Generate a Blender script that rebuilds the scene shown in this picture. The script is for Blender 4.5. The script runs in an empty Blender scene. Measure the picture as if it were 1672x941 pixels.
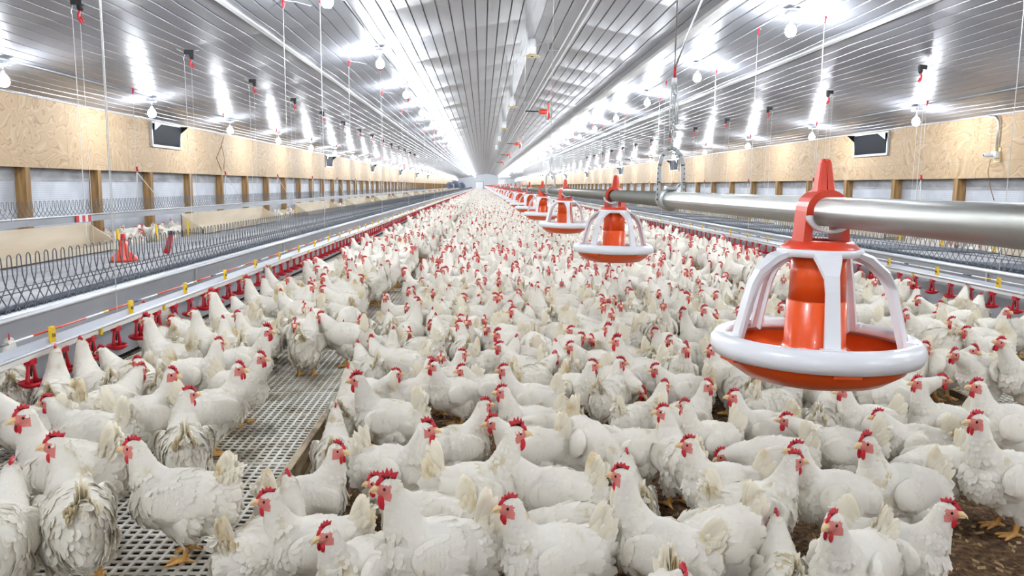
import bpy, bmesh, math, random
import numpy as np
from mathutils import Vector, Matrix, noise

rnd = random.Random(7)
rng = np.random.default_rng(11)
PI = math.pi
scene = bpy.context.scene
COL = scene.collection

# ------------------------------------------------------------------ camera
CAM_Z = 1.40
F_PX = 1260.0
VP = (788.0, 303.0)
ROLL = 0.0095
yc = Vector(((VP[0]-836)/F_PX, -(VP[1]-470.5)/F_PX, -1.0)).normalized()
xc = Vector((1.0, -ROLL, 0.0)); xc = (xc - yc*xc.dot(yc)).normalized()
zc = xc.cross(yc)
W2C = Matrix((xc, yc, zc)).transposed()
C2W = W2C.transposed()
cam_d = bpy.data.cameras.new('camera')
cam_d.sensor_width = 36.0
cam_d.lens = 36.0*F_PX/1672.0
cam_d.clip_start = 0.02
cam_d.clip_end = 600
cam = bpy.data.objects.new('camera', cam_d)
COL.objects.link(cam)
cam.matrix_world = Matrix.Translation((0, 0, CAM_Z)) @ C2W.to_4x4()
scene.camera = cam


def px2w(x, y, z):
    """Floor-plan point: where the sight line through a photo pixel meets the height z."""
    d = C2W @ Vector(((x-836)/F_PX, -(y-470.5)/F_PX, -1.0))
    t = (z-CAM_Z)/d.z
    return (d.x*t, d.y*t)


def w2px(p):
    v = W2C @ (Vector(p)-Vector((0, 0, CAM_Z)))
    if v.z >= -0.01:
        return None
    return (836+F_PX*v.x/-v.z, 470.5-F_PX*v.y/-v.z)


# ------------------------------------------------------------------ materials
def new_mat(name):
    m = bpy.data.materials.new(name)
    m.use_nodes = True
    nt = m.node_tree
    return m, nt, nt.nodes['Principled BSDF']


def plain(name, col, rough=0.5, metal=0.0, bump=0.0, scale=60.0, var=0.0, spec=0.5, coat=0.0):
    m, nt, b = new_mat(name)
    b.inputs['Base Color'].default_value = (*col, 1)
    b.inputs['Roughness'].default_value = rough
    b.inputs['Metallic'].default_value = metal
    b.inputs['Specular IOR Level'].default_value = spec
    b.inputs['Coat Weight'].default_value = coat
    if bump or var:
        tc = nt.nodes.new('ShaderNodeTexCoord')
        nz = nt.nodes.new('ShaderNodeTexNoise')
        nz.inputs['Scale'].default_value = scale
        nz.inputs['Detail'].default_value = 4
        nt.links.new(tc.outputs['Object'], nz.inputs['Vector'])
        if bump:
            bp = nt.nodes.new('ShaderNodeBump')
            bp.inputs['Strength'].default_value = bump
            bp.inputs['Distance'].default_value = 0.01
            nt.links.new(nz.outputs['Fac'], bp.inputs['Height'])
            nt.links.new(bp.outputs['Normal'], b.inputs['Normal'])
        if var:
            mx = nt.nodes.new('ShaderNodeMix'); mx.data_type = 'RGBA'
            mx.inputs[6].default_value = (*[max(0, c*(1-var)) for c in col], 1)
            mx.inputs[7].default_value = (*[min(1, c*(1+var)) for c in col], 1)
            nt.links.new(nz.outputs['Fac'], mx.inputs[0])
            nt.links.new(mx.outputs[2], b.inputs['Base Color'])
    return m


def ramp_mat(name, stops, scale=8.0, detail=6, rough=0.8, stretch=(1, 1, 1), distort=0.0, bump=0.3, bdist=0.01, coords='Object', second=None):
    """Noise driven colour; stops = [(pos, rgb)]."""
    m, nt, b = new_mat(name)
    N, L = nt.nodes, nt.links
    tc = N.new('ShaderNodeTexCoord')
    mp = N.new('ShaderNodeMapping'); mp.inputs['Scale'].default_value = stretch
    L.new(tc.outputs[coords], mp.inputs['Vector'])
    nz = N.new('ShaderNodeTexNoise')
    nz.inputs['Scale'].default_value = scale; nz.inputs['Detail'].default_value = detail
    nz.inputs['Distortion'].default_value = distort
    L.new(mp.outputs['Vector'], nz.inputs['Vector'])
    cr = N.new('ShaderNodeValToRGB')
    while len(cr.color_ramp.elements) < len(stops):
        cr.color_ramp.elements.new(0.5)
    for e, (p, c) in zip(cr.color_ramp.elements, stops):
        e.position = p; e.color = (*c, 1)
    L.new(nz.outputs['Fac'], cr.inputs['Fac'])
    L.new(cr.outputs['Color'], b.inputs['Base Color'])
    b.inputs['Roughness'].default_value = rough
    if bump:
        bp = N.new('ShaderNodeBump'); bp.inputs['Strength'].default_value = bump; bp.inputs['Distance'].default_value = bdist
        L.new(nz.outputs['Fac'], bp.inputs['Height']); L.new(bp.outputs['Normal'], b.inputs['Normal'])
    return m


def feather_mat(name, far=False, tail=False):
    m, nt, b = new_mat(name)
    N, L = nt.nodes, nt.links
    tc = N.new('ShaderNodeTexCoord')
    src = tc.outputs['Object']
    nz = N.new('ShaderNodeTexNoise'); nz.inputs['Scale'].default_value = 5.0 if far else 9.0; nz.inputs['Detail'].default_value = 5
    oi = N.new('ShaderNodeObjectInfo')
    ad = N.new('ShaderNodeVectorMath'); ad.operation = 'ADD'
    sc = N.new('ShaderNodeVectorMath'); sc.operation = 'SCALE'
    cb = N.new('ShaderNodeCombineXYZ')
    for k in range(3):
        L.new(oi.outputs['Random'], cb.inputs[k])
    L.new(cb.outputs[0], sc.inputs[0]); sc.inputs['Scale'].default_value = 37.0
    L.new(src, ad.inputs[0]); L.new(sc.outputs[0], ad.inputs[1])
    L.new(ad.outputs[0], nz.inputs['Vector'])
    cr = N.new('ShaderNodeValToRGB')
    e = cr.color_ramp.elements
    e[0].position = 0.27; e[0].color = (0.72, 0.62, 0.42, 1)
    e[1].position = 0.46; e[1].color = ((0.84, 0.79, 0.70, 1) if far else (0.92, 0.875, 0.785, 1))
    q = e.new(0.36); q.color = (0.88, 0.84, 0.73, 1)
    L.new(nz.outputs['Fac'], cr.inputs['Fac'])
    if tail:
        e[0].color = (0.62, 0.47, 0.24, 1); q.color = (0.80, 0.69, 0.47, 1); e[2].color = (0.90, 0.84, 0.70, 1)
    # fine feather streaks
    n2 = N.new('ShaderNodeTexNoise'); n2.inputs['Scale'].default_value = 40 if far else 170; n2.inputs['Detail'].default_value = 3
    L.new(src, n2.inputs['Vector'])
    bp = N.new('ShaderNodeBump'); bp.inputs['Strength'].default_value = 0.55 if far else 0.22; bp.inputs['Distance'].default_value = 0.012 if far else 0.003
    L.new(n2.outputs['Fac'], bp.inputs['Height']); L.new(bp.outputs['Normal'], b.inputs['Normal'])
    L.new(cr.outputs['Color'], b.inputs['Base Color'])
    b.inputs['Roughness'].default_value = 0.85
    b.inputs['Specular IOR Level'].default_value = 0.15
    tr = N.new('ShaderNodeBsdfTranslucent'); L.new(cr.outputs['Color'], tr.inputs['Color'])
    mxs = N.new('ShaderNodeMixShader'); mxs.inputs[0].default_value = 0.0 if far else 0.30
    L.new(b.outputs[0], mxs.inputs[1]); L.new(tr.outputs[0], mxs.inputs[2])
    L.new(mxs.outputs[0], N['Material Output'].inputs[0])
    return m


def plywood_mat(name):
    m, nt, b = new_mat(name)
    N, L = nt.nodes, nt.links
    tc = N.new('ShaderNodeTexCoord')
    mp = N.new('ShaderNodeMapping'); mp.inputs['Scale'].default_value = (1, 0.55, 1.0)
    L.new(tc.outputs['Object'], mp.inputs['Vector'])
    nz = N.new('ShaderNodeTexNoise'); nz.inputs['Scale'].default_value = 1.35; nz.inputs['Detail'].default_value = 2.5; nz.inputs['Distortion'].default_value = 1.8
    L.new(mp.outputs[0], nz.inputs['Vector'])
    mu = N.new('ShaderNodeMath'); mu.operation = 'MULTIPLY'; mu.inputs[1].default_value = 8.0
    fr = N.new('ShaderNodeMath'); fr.operation = 'FRACT'
    L.new(nz.outputs['Fac'], mu.inputs[0]); L.new(mu.outputs[0], fr.inputs[0])
    cr = N.new('ShaderNodeValToRGB'); e = cr.color_ramp.elements
    e[0].position = 0.0; e[0].color = (0.32, 0.185, 0.085, 1)
    e[1].position = 1.0; e[1].color = (0.46, 0.325, 0.185, 1)
    q = e.new(0.3); q.color = (0.50, 0.365, 0.225, 1)
    q = e.new(0.6); q.color = (0.43, 0.295, 0.165, 1)
    L.new(fr.outputs[0], cr.inputs['Fac'])
    # small knots
    vo = N.new('ShaderNodeTexVoronoi'); vo.inputs['Scale'].default_value = 2.3
    L.new(mp.outputs[0], vo.inputs['Vector'])
    lt = N.new('ShaderNodeMath'); lt.operation = 'LESS_THAN'; lt.inputs[1].default_value = 0.06
    L.new(vo.outputs['Distance'], lt.inputs[0])
    mx = N.new('ShaderNodeMix'); mx.data_type = 'RGBA'; mx.inputs[7].default_value = (0.33, 0.19, 0.08, 1)
    L.new(lt.outputs[0], mx.inputs[0]); L.new(cr.outputs[0], mx.inputs[6])
    # board seams every 2.44 m along y
    sx = N.new('ShaderNodeSeparateXYZ'); L.new(tc.outputs['Object'], sx.inputs[0])
    dv = N.new('ShaderNodeMath'); dv.operation = 'DIVIDE'; dv.inputs[1].default_value = 2.44
    f2 = N.new('ShaderNodeMath'); f2.operation = 'FRACT'
    l2 = N.new('ShaderNodeMath'); l2.operation = 'LESS_THAN'; l2.inputs[1].default_value = 0.006
    L.new(sx.outputs['Y'], dv.inputs[0]); L.new(dv.outputs[0], f2.inputs[0]); L.new(f2.outputs[0], l2.inputs[0])
    m3 = N.new('ShaderNodeMix'); m3.data_type = 'RGBA'; m3.inputs[7].default_value = (0.30, 0.20, 0.11, 1)
    L.new(l2.outputs[0], m3.inputs[0]); L.new(mx.outputs[2], m3.inputs[6])
    L.new(m3.outputs[2], b.inputs['Base Color'])
    b.inputs['Roughness'].default_value = 0.7
    return m


def netting_mat(name):
    """Pale foam board behind a fine square wire netting."""
    m, nt, b = new_mat(name)
    N, L = nt.nodes, nt.links
    tc = N.new('ShaderNodeTexCoord'); sx = N.new('ShaderNodeSeparateXYZ'); L.new(tc.outputs['Object'], sx.inputs[0])
    out = []
    for ax in ('Y', 'Z'):
        dv = N.new('ShaderNodeMath'); dv.operation = 'DIVIDE'; dv.inputs[1].default_value = 0.04
        fr = N.new('ShaderNodeMath'); fr.operation = 'FRACT'
        lt = N.new('ShaderNodeMath'); lt.operation = 'LESS_THAN'; lt.inputs[1].default_value = 0.16
        L.new(sx.outputs[ax], dv.inputs[0]); L.new(dv.outputs[0], fr.inputs[0]); L.new(fr.outputs[0], lt.inputs[0]); out.append(lt)
    mxm = N.new('ShaderNodeMath'); mxm.operation = 'MAXIMUM'
    L.new(out[0].outputs[0], mxm.inputs[0]); L.new(out[1].outputs[0], mxm.inputs[1])
    nz = N.new('ShaderNodeTexNoise'); nz.inputs['Scale'].default_value = 1.4; nz.inputs['Detail'].default_value = 6
    L.new(tc.outputs['Object'], nz.inputs['Vector'])
    cr = N.new('ShaderNodeValToRGB'); e = cr.color_ramp.elements
    e[0].position = 0.35; e[0].color = (0.42, 0.44, 0.48, 1); e[1].position = 0.62; e[1].color = (0.60, 0.62, 0.67, 1)
    L.new(nz.outputs['Fac'], cr.inputs['Fac'])
    mx = N.new('ShaderNodeMix'); mx.data_type = 'RGBA'; mx.inputs[7].default_value = (0.40, 0.42, 0.46, 1)
    L.new(mxm.outputs[0], mx.inputs[0]); L.new(cr.outputs[0], mx.inputs[6])
    L.new(mx.outputs[2], b.inputs['Base Color']); b.inputs['Roughness'].default_value = 0.6
    return m


def emit(name, col, s):
    m = bpy.data.materials.new(name); m.use_nodes = True
    nt = m.node_tree; nt.nodes.clear()
    e = nt.nodes.new('ShaderNodeEmission'); o = nt.nodes.new('ShaderNodeOutputMaterial')
    e.inputs['Color'].default_value = (*col, 1); e.inputs['Strength'].default_value = s
    nt.links.new(e.outputs[0], o.inputs[0])
    return m


BULB = 250.0
M = dict(
    feather=feather_mat('white_feather'),
    tailf=feather_mat('cream_tail_feather', False, True),
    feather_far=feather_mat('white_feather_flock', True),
    face=plain('pink_face_skin', (0.66, 0.20, 0.165), 0.6, bump=0.4, scale=300),
    comb=plain('red_comb_skin', (0.54, 0.010, 0.020), 0.45, bump=0.3, scale=250, var=0.2),
    beak=plain('horn_beak', (0.74, 0.52, 0.27), 0.4),
    leg=plain('yellow_leg_scale', (0.66, 0.34, 0.085), 0.55, bump=0.5, scale=260, var=0.25),
    eye=plain('dark_eye', (0.03, 0.012, 0.006), 0.1),
    ceiling=plain('white_painted_steel', (0.29, 0.295, 0.325), 0.32, 0.12, bump=0.035, scale=2.0, spec=0.45),
    seam=plain('dark_seam', (0.20, 0.20, 0.21), 0.6),
    trim=plain('white_trim', (0.82, 0.82, 0.83), 0.4),
    greybeam=plain('greyish_beam', (0.50, 0.48, 0.46), 0.6, var=0.15, scale=4),
    ply=plywood_mat('plywood'),
    post=ramp_mat('treated_post', [(0.3, (0.20, 0.105, 0.035)), (0.7, (0.40, 0.235, 0.09))], 3, 5, 0.75, (6, 6, 0.5), 0.5, 0.2),
    net=netting_mat('netted_insulation'),
    litter=ramp_mat('brown_litter', [(0.30, (0.035, 0.016, 0.006)), (0.48, (0.105, 0.052, 0.019)), (0.62, (0.19, 0.105, 0.042)), (0.75, (0.34, 0.225, 0.11))], 38, 8, 0.95, (1, 1, 1), 0.3, 1.0, 0.02),
    pit=ramp_mat('droppings_with_shade', [(0.35, (0.012, 0.008, 0.005)), (0.7, (0.05, 0.033, 0.018))], 20, 6, 0.95),  # droppings, with the shade under the slats put into the colour
    flake=plain('husk_flake', (0.36, 0.235, 0.11), 0.8, var=0.5, scale=8),
    slat=ramp_mat('off_white_slat', [(0.35, (0.30, 0.245, 0.165)), (0.5, (0.52, 0.475, 0.395)), (0.7, (0.62, 0.59, 0.52))], 5, 8, 0.55, (1, 1, 1), 0.4, 0.1),
    board=ramp_mat('weathered_board', [(0.36, (0.09, 0.055, 0.025)), (0.47, (0.36, 0.27, 0.16)), (0.7, (0.52, 0.43, 0.30))], 5, 8, 0.8, (1, 0.5, 3), 0.8, 0.3),
    galv=plain('galvanised_steel', (0.60, 0.61, 0.60), 0.34, 0.75, bump=0.05, scale=12, var=0.12),
    pipe=plain('galvanised_pipe', (0.30, 0.295, 0.265), 0.42, 0.75, bump=0.03, scale=30, var=0.10),
    panel=ramp_mat('grey_panel', [(0.3, (0.29, 0.30, 0.325)), (0.6, (0.38, 0.39, 0.415)), (0.75, (0.42, 0.43, 0.45))], 3, 5, 0.5, (1, 0.3, 1), 0.2, 0.03),
    roofgrey=ramp_mat('dusty_grey_sheet', [(0.3, (0.22, 0.22, 0.23)), (0.55, (0.36, 0.36, 0.37)), (0.75, (0.46, 0.46, 0.46))], 4, 6, 0.7, (1, 0.5, 1), 0.4, 0.05),
    darkpanel=plain('dark_blue_mesh_panel', (0.06, 0.075, 0.10), 0.6),
    cable=plain('dark_cable', (0.035, 0.05, 0.075), 0.45),
    wire=plain('grey_wire', (0.14, 0.15, 0.165), 0.45, 0.6),
    cream=ramp_mat('cream_board', [(0.3, (0.50, 0.41, 0.29)), (0.7, (0.62, 0.53, 0.40))], 3, 5, 0.7, (1, 0.3, 2), 0.3, 0.05),
    red=plain('red_plastic', (0.60, 0.008, 0.022), 0.35),
    redor=plain('orange_red_band', (0.60, 0.06, 0.02), 0.5),
    black=plain('black_plastic', (0.018, 0.019, 0.023), 0.45),
    yellow=plain('yellow_plastic', (0.80, 0.52, 0.015), 0.45),
    white=plain('white_plastic', (0.80, 0.80, 0.82), 0.28, coat=0.3),
    orange=plain('orange_plastic', (0.80, 0.095, 0.012), 0.30, coat=0.25),
    orange2=plain('orange_red_plastic', (0.72, 0.055, 0.018), 0.32, coat=0.25),
    alu=plain('aluminium_rail', (0.70, 0.71, 0.73), 0.35, 0.5),
    wpipe=plain('white_water_pipe', (0.78, 0.77, 0.74), 0.4),
    boxgrey=plain('grey_junction_box', (0.42, 0.43, 0.46), 0.5),
    cord=plain('white_cord', (0.72, 0.71, 0.69), 0.7),
    ventdark=plain('vent_flap_and_shade', (0.008, 0.009, 0.013), 0.7, spec=0.15),
    ventframe=plain('pale_vent_frame', (0.36, 0.37, 0.39), 0.4),
    bulb=emit('lit_bulb', (0.88, 0.94, 1.0), BULB),
    wallbulb=emit('lit_wall_bulb', (0.88, 0.94, 1.0), BULB*0.42),
    tube=emit('lit_tube', (0.94, 0.96, 1.0), 12.0),
    yellowring=plain('pale_yellow_flange', (0.70, 0.54, 0.24), 0.5),
    tank=plain('dark_blue_tank', (0.10, 0.12, 0.18), 0.5),
    endwall=plain('pale_end_wall', (0.62, 0.64, 0.67), 0.6, var=0.05, scale=0.4),
)


# ------------------------------------------------------------------ mesh helpers
class MB:
    def __init__(self):
        self.v = []; self.f = []; self.m = []; self.sm = []; self.n = 0

    def raw(self, verts, faces, mat=0, smooth=True):
        verts = np.asarray(verts, dtype=np.float64).reshape(-1, 3)
        o = self.n
        self.v.append(verts); self.n += len(verts)
        for f in faces:
            self.f.append(tuple(int(i)+o for i in f)); self.m.append(mat); self.sm.append(smooth)
        return self

    def box(self, c, s, mat=0, R=None):
        h = np.array(s)/2.0
        p = np.array([(x, y, z) for z in (-1, 1) for y in (-1, 1) for x in (-1, 1)], float)*h
        if R is not None:
            p = p @ np.array(R.to_3x3()).T
        p = p+np.array(c)
        return self.raw(p, [(0, 2, 3, 1), (4, 5, 7, 6), (0, 1, 5, 4), (2, 6, 7, 3), (0, 4, 6, 2), (1, 3, 7, 5)], mat, False)

    def span(self, a, b, mat=0):
        a = np.array(a, float); b = np.array(b, float)
        return self.box((a+b)/2, np.abs(b-a), mat)

    def bbox(self, a, b, bev=0.003, mat=0):
        """Bevelled box between two corners."""
        bm = bmesh.new()
        bmesh.ops.create_cube(bm, size=1)
        a = np.array(a, float); b = np.array(b, float)
        for v in bm.verts:
            v.co = Vector(((a+b)/2+np.array(v.co)*np.abs(b-a)).tolist())
        bmesh.ops.bevel(bm, geom=list(bm.edges), offset=bev, segments=2, affect='EDGES', profile=0.5)
        bm.verts.index_update()
        self.raw([v.co[:] for v in bm.verts], [[v.index for v in f.verts] for f in bm.faces], mat, False)
        bm.free()
        return self

    def tube(self, pts, r, seg=8, mat=0, cap=True, closed=False, smooth=True):
        pts = [Vector(p) for p in pts]
        n = len(pts)
        rr = r if isinstance(r, (list, tuple)) else [r]*n
        V = []
        t0 = (pts[1]-pts[0]).normalized()
        up = Vector((0, 0, 1)) if abs(t0.z) < 0.9 else Vector((1, 0, 0))
        a = t0.cross(up).normalized()
        for i, p in enumerate(pts):
            if closed:
                t = (pts[(i+1) % n]-pts[i-1]).normalized()
            else:
                t = (pts[min(i+1, n-1)]-pts[max(i-1, 0)]).normalized()
            a = (a-t*a.dot(t))
            if a.length < 1e-6:
                a = t.orthogonal()
            a.normalize()
            bb = t.cross(a)
            for k in range(seg):
                w = 2*PI*k/seg
                V.append((p+(a*math.cos(w)+bb*math.sin(w))*rr[i])[:])
        Fc = []
        m = n if closed else n-1
        for i in range(m):
            j = (i+1) % n
            for k in range(seg):
                Fc.append((i*seg+k, i*seg+(k+1) % seg, j*seg+(k+1) % seg, j*seg+k))
        if cap and not closed:
            Fc.append(tuple(reversed(range(seg)))); Fc.append(tuple((n-1)*seg+k for k in range(seg)))
        return self.raw(V, Fc, mat, smooth)

    def lathe(self, prof, c=(0, 0, 0), seg=32, mat=0, R=None, closed=True):
        """prof: (r, z) outline; closed profile gives a solid ring or body."""
        V = []; n = len(prof)
        for k in range(seg):
            w = 2*PI*k/seg
            for r, z in prof:
                V.append((max(r, 1e-5)*math.cos(w), max(r, 1e-5)*math.sin(w), z))
        V = np.array(V)
        if R is not None:
            V = V @ np.array(R.to_3x3()).T
        V = V+np.array(c)
        Fc = []
        for k in range(seg):
            j = (k+1) % seg
            for i in range(n if closed else n-1):
                q = (i+1) % n
                Fc.append((k*n+i, j*n+i, j*n+q, k*n+q))
        return self.raw(V, Fc, mat)

    def sphere(self, c, r, seg=12, rings=8, mat=0, R=None):
        r = np.array(r if hasattr(r, '__len__') else (r, r, r), float)
        V = [(0, 0, 1)]
        for i in range(1, rings):
            t = PI*i/rings
            for k in range(seg):
                w = 2*PI*k/seg
                V.append((math.sin(t)*math.cos(w), math.sin(t)*math.sin(w), math.cos(t)))
        V.append((0, 0, -1))
        V = np.array(V)*r
        if R is not None:
            V = V @ np.array(R.to_3x3()).T
        V = V+np.array(c)
        Fc = []
        for k in range(seg):
            Fc.append((0, 1+k, 1+(k+1) % seg))
            b = 1+(rings-2)*seg
            Fc.append((b+k, len(V)-1, b+(k+1) % seg))
        for i in range(rings-2):
            for k in range(seg):
                a = 1+i*seg
                Fc.append((a+k, a+seg+k, a+seg+(k+1) % seg, a+(k+1) % seg))
        return self.raw(V, Fc, mat)

    def extrude(self, outline, axis_vec, mat=0, smooth=False):
        """Closed 3D outline pushed along axis_vec."""
        o = np.array(outline, float); n = len(o)
        V = np.vstack([o, o+np.array(axis_vec)])
        Fc = [tuple(reversed(range(n))), tuple(range(n, 2*n))]
        for i in range(n):
            j = (i+1) % n
            Fc.append((i, j, n+j, n+i))
        return self.raw(V, Fc, mat, smooth)

    def arrays(self):
        return np.vstack(self.v), self.f, self.m, self.sm

    def mesh(self, name, mats):
        me = bpy.data.meshes.new(name)
        V = np.vstack(self.v)
        me.from_pydata(V.tolist(), [], self.f)
        for mm in mats:
            me.materials.append(mm)
        me.polygons.foreach_set('material_index', self.m)
        me.polygons.foreach_set('use_smooth', self.sm)
        me.update()
        return me

    def obj(self, name, mats, parent=None, loc=(0, 0, 0), rz=0.0):
        if not isinstance(mats, (list, tuple)):
            mats = [mats]
        o = bpy.data.objects.new(name, self.mesh(name, mats))
        COL.objects.link(o)
        o.location = loc; o.rotation_euler = (0, 0, rz)
        if parent is not None:
            o.parent = parent
        return o


def tag(o, label, cat, group=None, kind=None):
    if label: o['label'] = label
    if cat: o['category'] = cat
    if group: o['group'] = group
    if kind: o['kind'] = kind
    return o


def empty(name, loc=(0, 0, 0), rz=0.0):
    o = bpy.data.objects.new(name, None); COL.objects.link(o)
    o.location = loc; o.rotation_euler = (0, 0, rz); o.empty_display_size = 0.1
    return o


def copy_tree(o, parent=None):
    c = o.copy(); COL.objects.link(c)
    if parent is not None:
        c.parent = parent
    for ch in list(o.children):
        copy_tree(ch, c)
    return c


def struct(o):
    o['kind'] = 'structure'
    return o


def ordinal(n):
    names = ['first', 'second', 'third', 'fourth', 'fifth', 'sixth', 'seventh', 'eighth', 'ninth', 'tenth', 'eleventh', 'twelfth']
    if n <= 12:
        return names[n-1]
    suf = 'th' if 10 <= n % 100 <= 20 else {1: 'st', 2: 'nd', 3: 'rd'}.get(n % 10, 'th')
    return f'{n}{suf}'


# ------------------------------------------------------------------ dimensions
XL, XR, XC = -7.60, 9.72, 1.06
EAVE, RIDGE = 2.83, 4.50
LEN, BACK = 205.0, -7.0
SLOPE = (RIDGE-EAVE)/(XC-XL)
SLAT_Z = 0.145
LIT_L, LIT_R = -0.87, 3.0


def ceil_z(x):
    return RIDGE-SLOPE*abs(x-XC)


# ------------------------------------------------------------------ setting
def build_shell():
    # floor of litter
    xs = np.concatenate([np.linspace(-8.2, -1.2, 6), np.linspace(-0.95, 3.1, 100), np.linspace(3.5, 10.3, 6)])
    ys = np.concatenate([[BACK], np.linspace(1.2, 7.5, 170), np.linspace(8, 20, 25), np.linspace(25, LEN, 20)])
    V = []
    for y in ys:
        for x in xs:
            z = 0.0
            if 1.2 < y < 9 and -1 < x < 3.1:
                z = 0.018*noise.noise((x*3, y*3, 1.0))+0.010*noise.noise((x*11, y*11, 4.0))+0.006*noise.noise((x*31, y*31, 8.0))-0.01
            V.append((x, y, z))
    nx = len(xs)
    Fc = [(j*nx+i, j*nx+i+1, (j+1)*nx+i+1, (j+1)*nx+i) for j in range(len(ys)-1) for i in range(nx-1)]
    struct(MB().raw(V, Fc).obj('floor', M['litter']))

    # loose husks and straw on the litter
    n = 7000
    fx = rng.uniform(-0.85, 2.98, n); fy = 1.4+6*rng.random(n)**1.4
    mb = MB()
    ang = rng.uniform(0, 2*PI, n); ln = rng.uniform(0.008, 0.03, n); wd = rng.uniform(0.003, 0.007, n); tl = rng.uniform(-0.4, 0.4, n)
    c, s = np.cos(ang), np.sin(ang)
    zz = rng.uniform(0.0, 0.014, n)
    V = np.zeros((n, 4, 3))
    for k, (a, b) in enumerate(((-1, -1), (1, -1), (1, 1), (-1, 1))):
        V[:, k, 0] = fx+c*ln*a*0.5-s*wd*b*0.5
        V[:, k, 1] = fy+s*ln*a*0.5+c*wd*b*0.5
        V[:, k, 2] = zz+tl*ln*a*0.5+0.004*b
    mb.raw(V.reshape(-1, 3), [(4*i, 4*i+1, 4*i+2, 4*i+3) for i in range(n)])
    o = mb.obj('litter_debris', M['flake'])
    tag(o, 'loose tan husks and straw scattered over the brown litter floor', 'litter', kind='stuff')

    # ceiling: ribbed steel sheets, slightly sagging between purlins
    px = []
    w = 0.20
    half = [k*w for k in range(0, int((XC-XL)/w)+1)]
    offs = []
    for k in range(-len(half), len(half)):
        x0 = k*w
        offs += [(x0, 0.016), (x0+0.016, 0.016), (x0+0.020, 0.0), (x0+w-0.004, 0.0)]
    offs = [(a, b) for a, b in offs if XL-0.2-XC <= a <= XR+0.2-XC]
    ys = list(np.arange(-7.32, 70, 0.244))+list(np.arange(70, LEN+1, 3.0))
    V = []; no = len(offs)
    for y in ys:
        sag = -0.012*abs(math.sin(PI*y/2.44))**0.8
        for a, d in offs:
            V.append((XC+a, y, RIDGE-SLOPE*abs(a)+d+(sag if d == 0 else 0)))
    Fc = []; mi = []
    mb = MB()
    dark = [False]*(no-1)
    for i in range(no-1):
        dark[i] = offs[i][1] > 0 and offs[i+1][1] > 0
    fa = [(j*no+i, (j+1)*no+i, (j+1)*no+i+1, j*no+i+1) for j in range(len(ys)-1) for i in range(no-1)]
    mb.raw(V, fa, 0, False)
    mb.m = [1 if dark[i] else 0 for j in range(len(ys)-1) for i in range(no-1)]
    struct(mb.obj('ceiling', [M['ceiling'], M['seam']]))
    # trims on the ceiling
    k = 1
    for off, wd, dp, mt in ((-4.33, 0.07, 0.035, 'trim'), (4.33, 0.07, 0.035, 'trim'), (2.40, 0.13, 0.09, 'greybeam'), (-0.10, 0.30, 0.012, 'ceiling'), (0.62, 0.03, 0.03, 'trim'), (0.74, 0.03, 0.03, 'trim')):
        x = XC+off
        mb = MB(); z = ceil_z(x)
        sl = SLOPE*(1 if off < 0 else -1)
        R = Matrix.Rotation(-math.atan(sl), 3, 'Y')
        mb.box((x, (BACK+LEN)/2, z-dp/2+0.004), (wd, LEN-BACK, dp), 0, R)
        struct(mb.obj(f'trim_{k}', M[mt])); k += 1
    # lap joints across the sheets
    for side, X0 in ((-1, XL), (1, XR)):
        for yj in (13.2, 18.1, 25.4, 32.7, 40, 47.3):
            pass

    # side walls: insulated wall, plywood band, posts
    for side, X in (('left', XL), ('right', XR)):
        sg = -1 if side == 'left' else 1
        wall = MB()
        wall.span((X+sg*0.19, BACK, -0.05), (X+sg*0.30, LEN, EAVE+0.1))
        w_ = struct(wall.obj(f'wall_{side}', M['net']))
        bd = MB()
        bd.span((X, BACK, 1.63), (X+sg*0.016, LEN, EAVE+0.03))
        if side == 'right':
            bd.span((X-sg*0.002, BACK, 1.955), (X, LEN, 1.961), 1)
        pb = bd.obj('plywood_band', [M['ply'], M['seam']], w_)
        tr = MB(); tr.span((X-sg*0.03, BACK, EAVE-0.02), (X, LEN, EAVE+0.01))
        tr.obj('eave_strip', M['boxgrey'], w_)
        strip_mb = MB(); strip_mb.span((X+sg*0.18, BACK, 1.40), (X+sg*0.19, LEN, 1.63)); strip_mb.obj('grey_strip', M['roofgrey'], w_)  # darker grey strip along the wall just below the plywood
    first = None
    for side, X, y0 in (('left', XL, 13.35), ('right', XR, 13.22)):
        sg = -1 if side == 'left' else 1
        k = 0
        for i in range(-7, 79):
            y = y0+2.44*i
            if y > LEN-1 or y < -5 or y*abs(0.99) < abs(X)*1.15:
                continue
            k += 1
            if first is None:
                mb = MB(); mb.bbox((-0.095, -0.07, 0), (0.087, 0.07, 1.64), 0.004)
                first = mb.obj('wall_post', M['post']); o = first
            else:
                o = first.copy(); COL.objects.link(o)
            o.location = (X+sg*0.092, y, 0.0)
            nm = 'tan swirled plywood' if side == 'left' else 'pipe-fed plywood'
            tag(o, f'brown wooden post under the plywood band, {ordinal(k)} along the {side} wall', 'post', f'posts of the {side} wall')

    # end walls
    ew = MB(); ew.span((XL-0.3, LEN, -0.05), (XR+0.3, LEN+0.2, RIDGE+0.2)); struct(ew.obj('wall_far', M['endwall']))
    ew = MB(); ew.span((XL-0.3, BACK-0.2, -0.05), (XR+0.3, BACK, RIDGE+0.2)); struct(ew.obj('wall_back', M['endwall']))
    d = MB(); d.bbox((-1.9, LEN-0.08, 0.0), (0.1, LEN, 2.3), 0.02)
    do = struct(d.obj('door_1', M['white']))
    fr = MB(); fr.span((-2.05, LEN-0.06, 0), (-1.9, LEN, 2.45)); fr.span((0.1, LEN-0.06, 0), (0.25, LEN, 2.45)); fr.span((-2.05, LEN-0.06, 2.3), (0.25, LEN, 2.45))
    fr.obj('door_frame', M['panel'], do)
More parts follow.
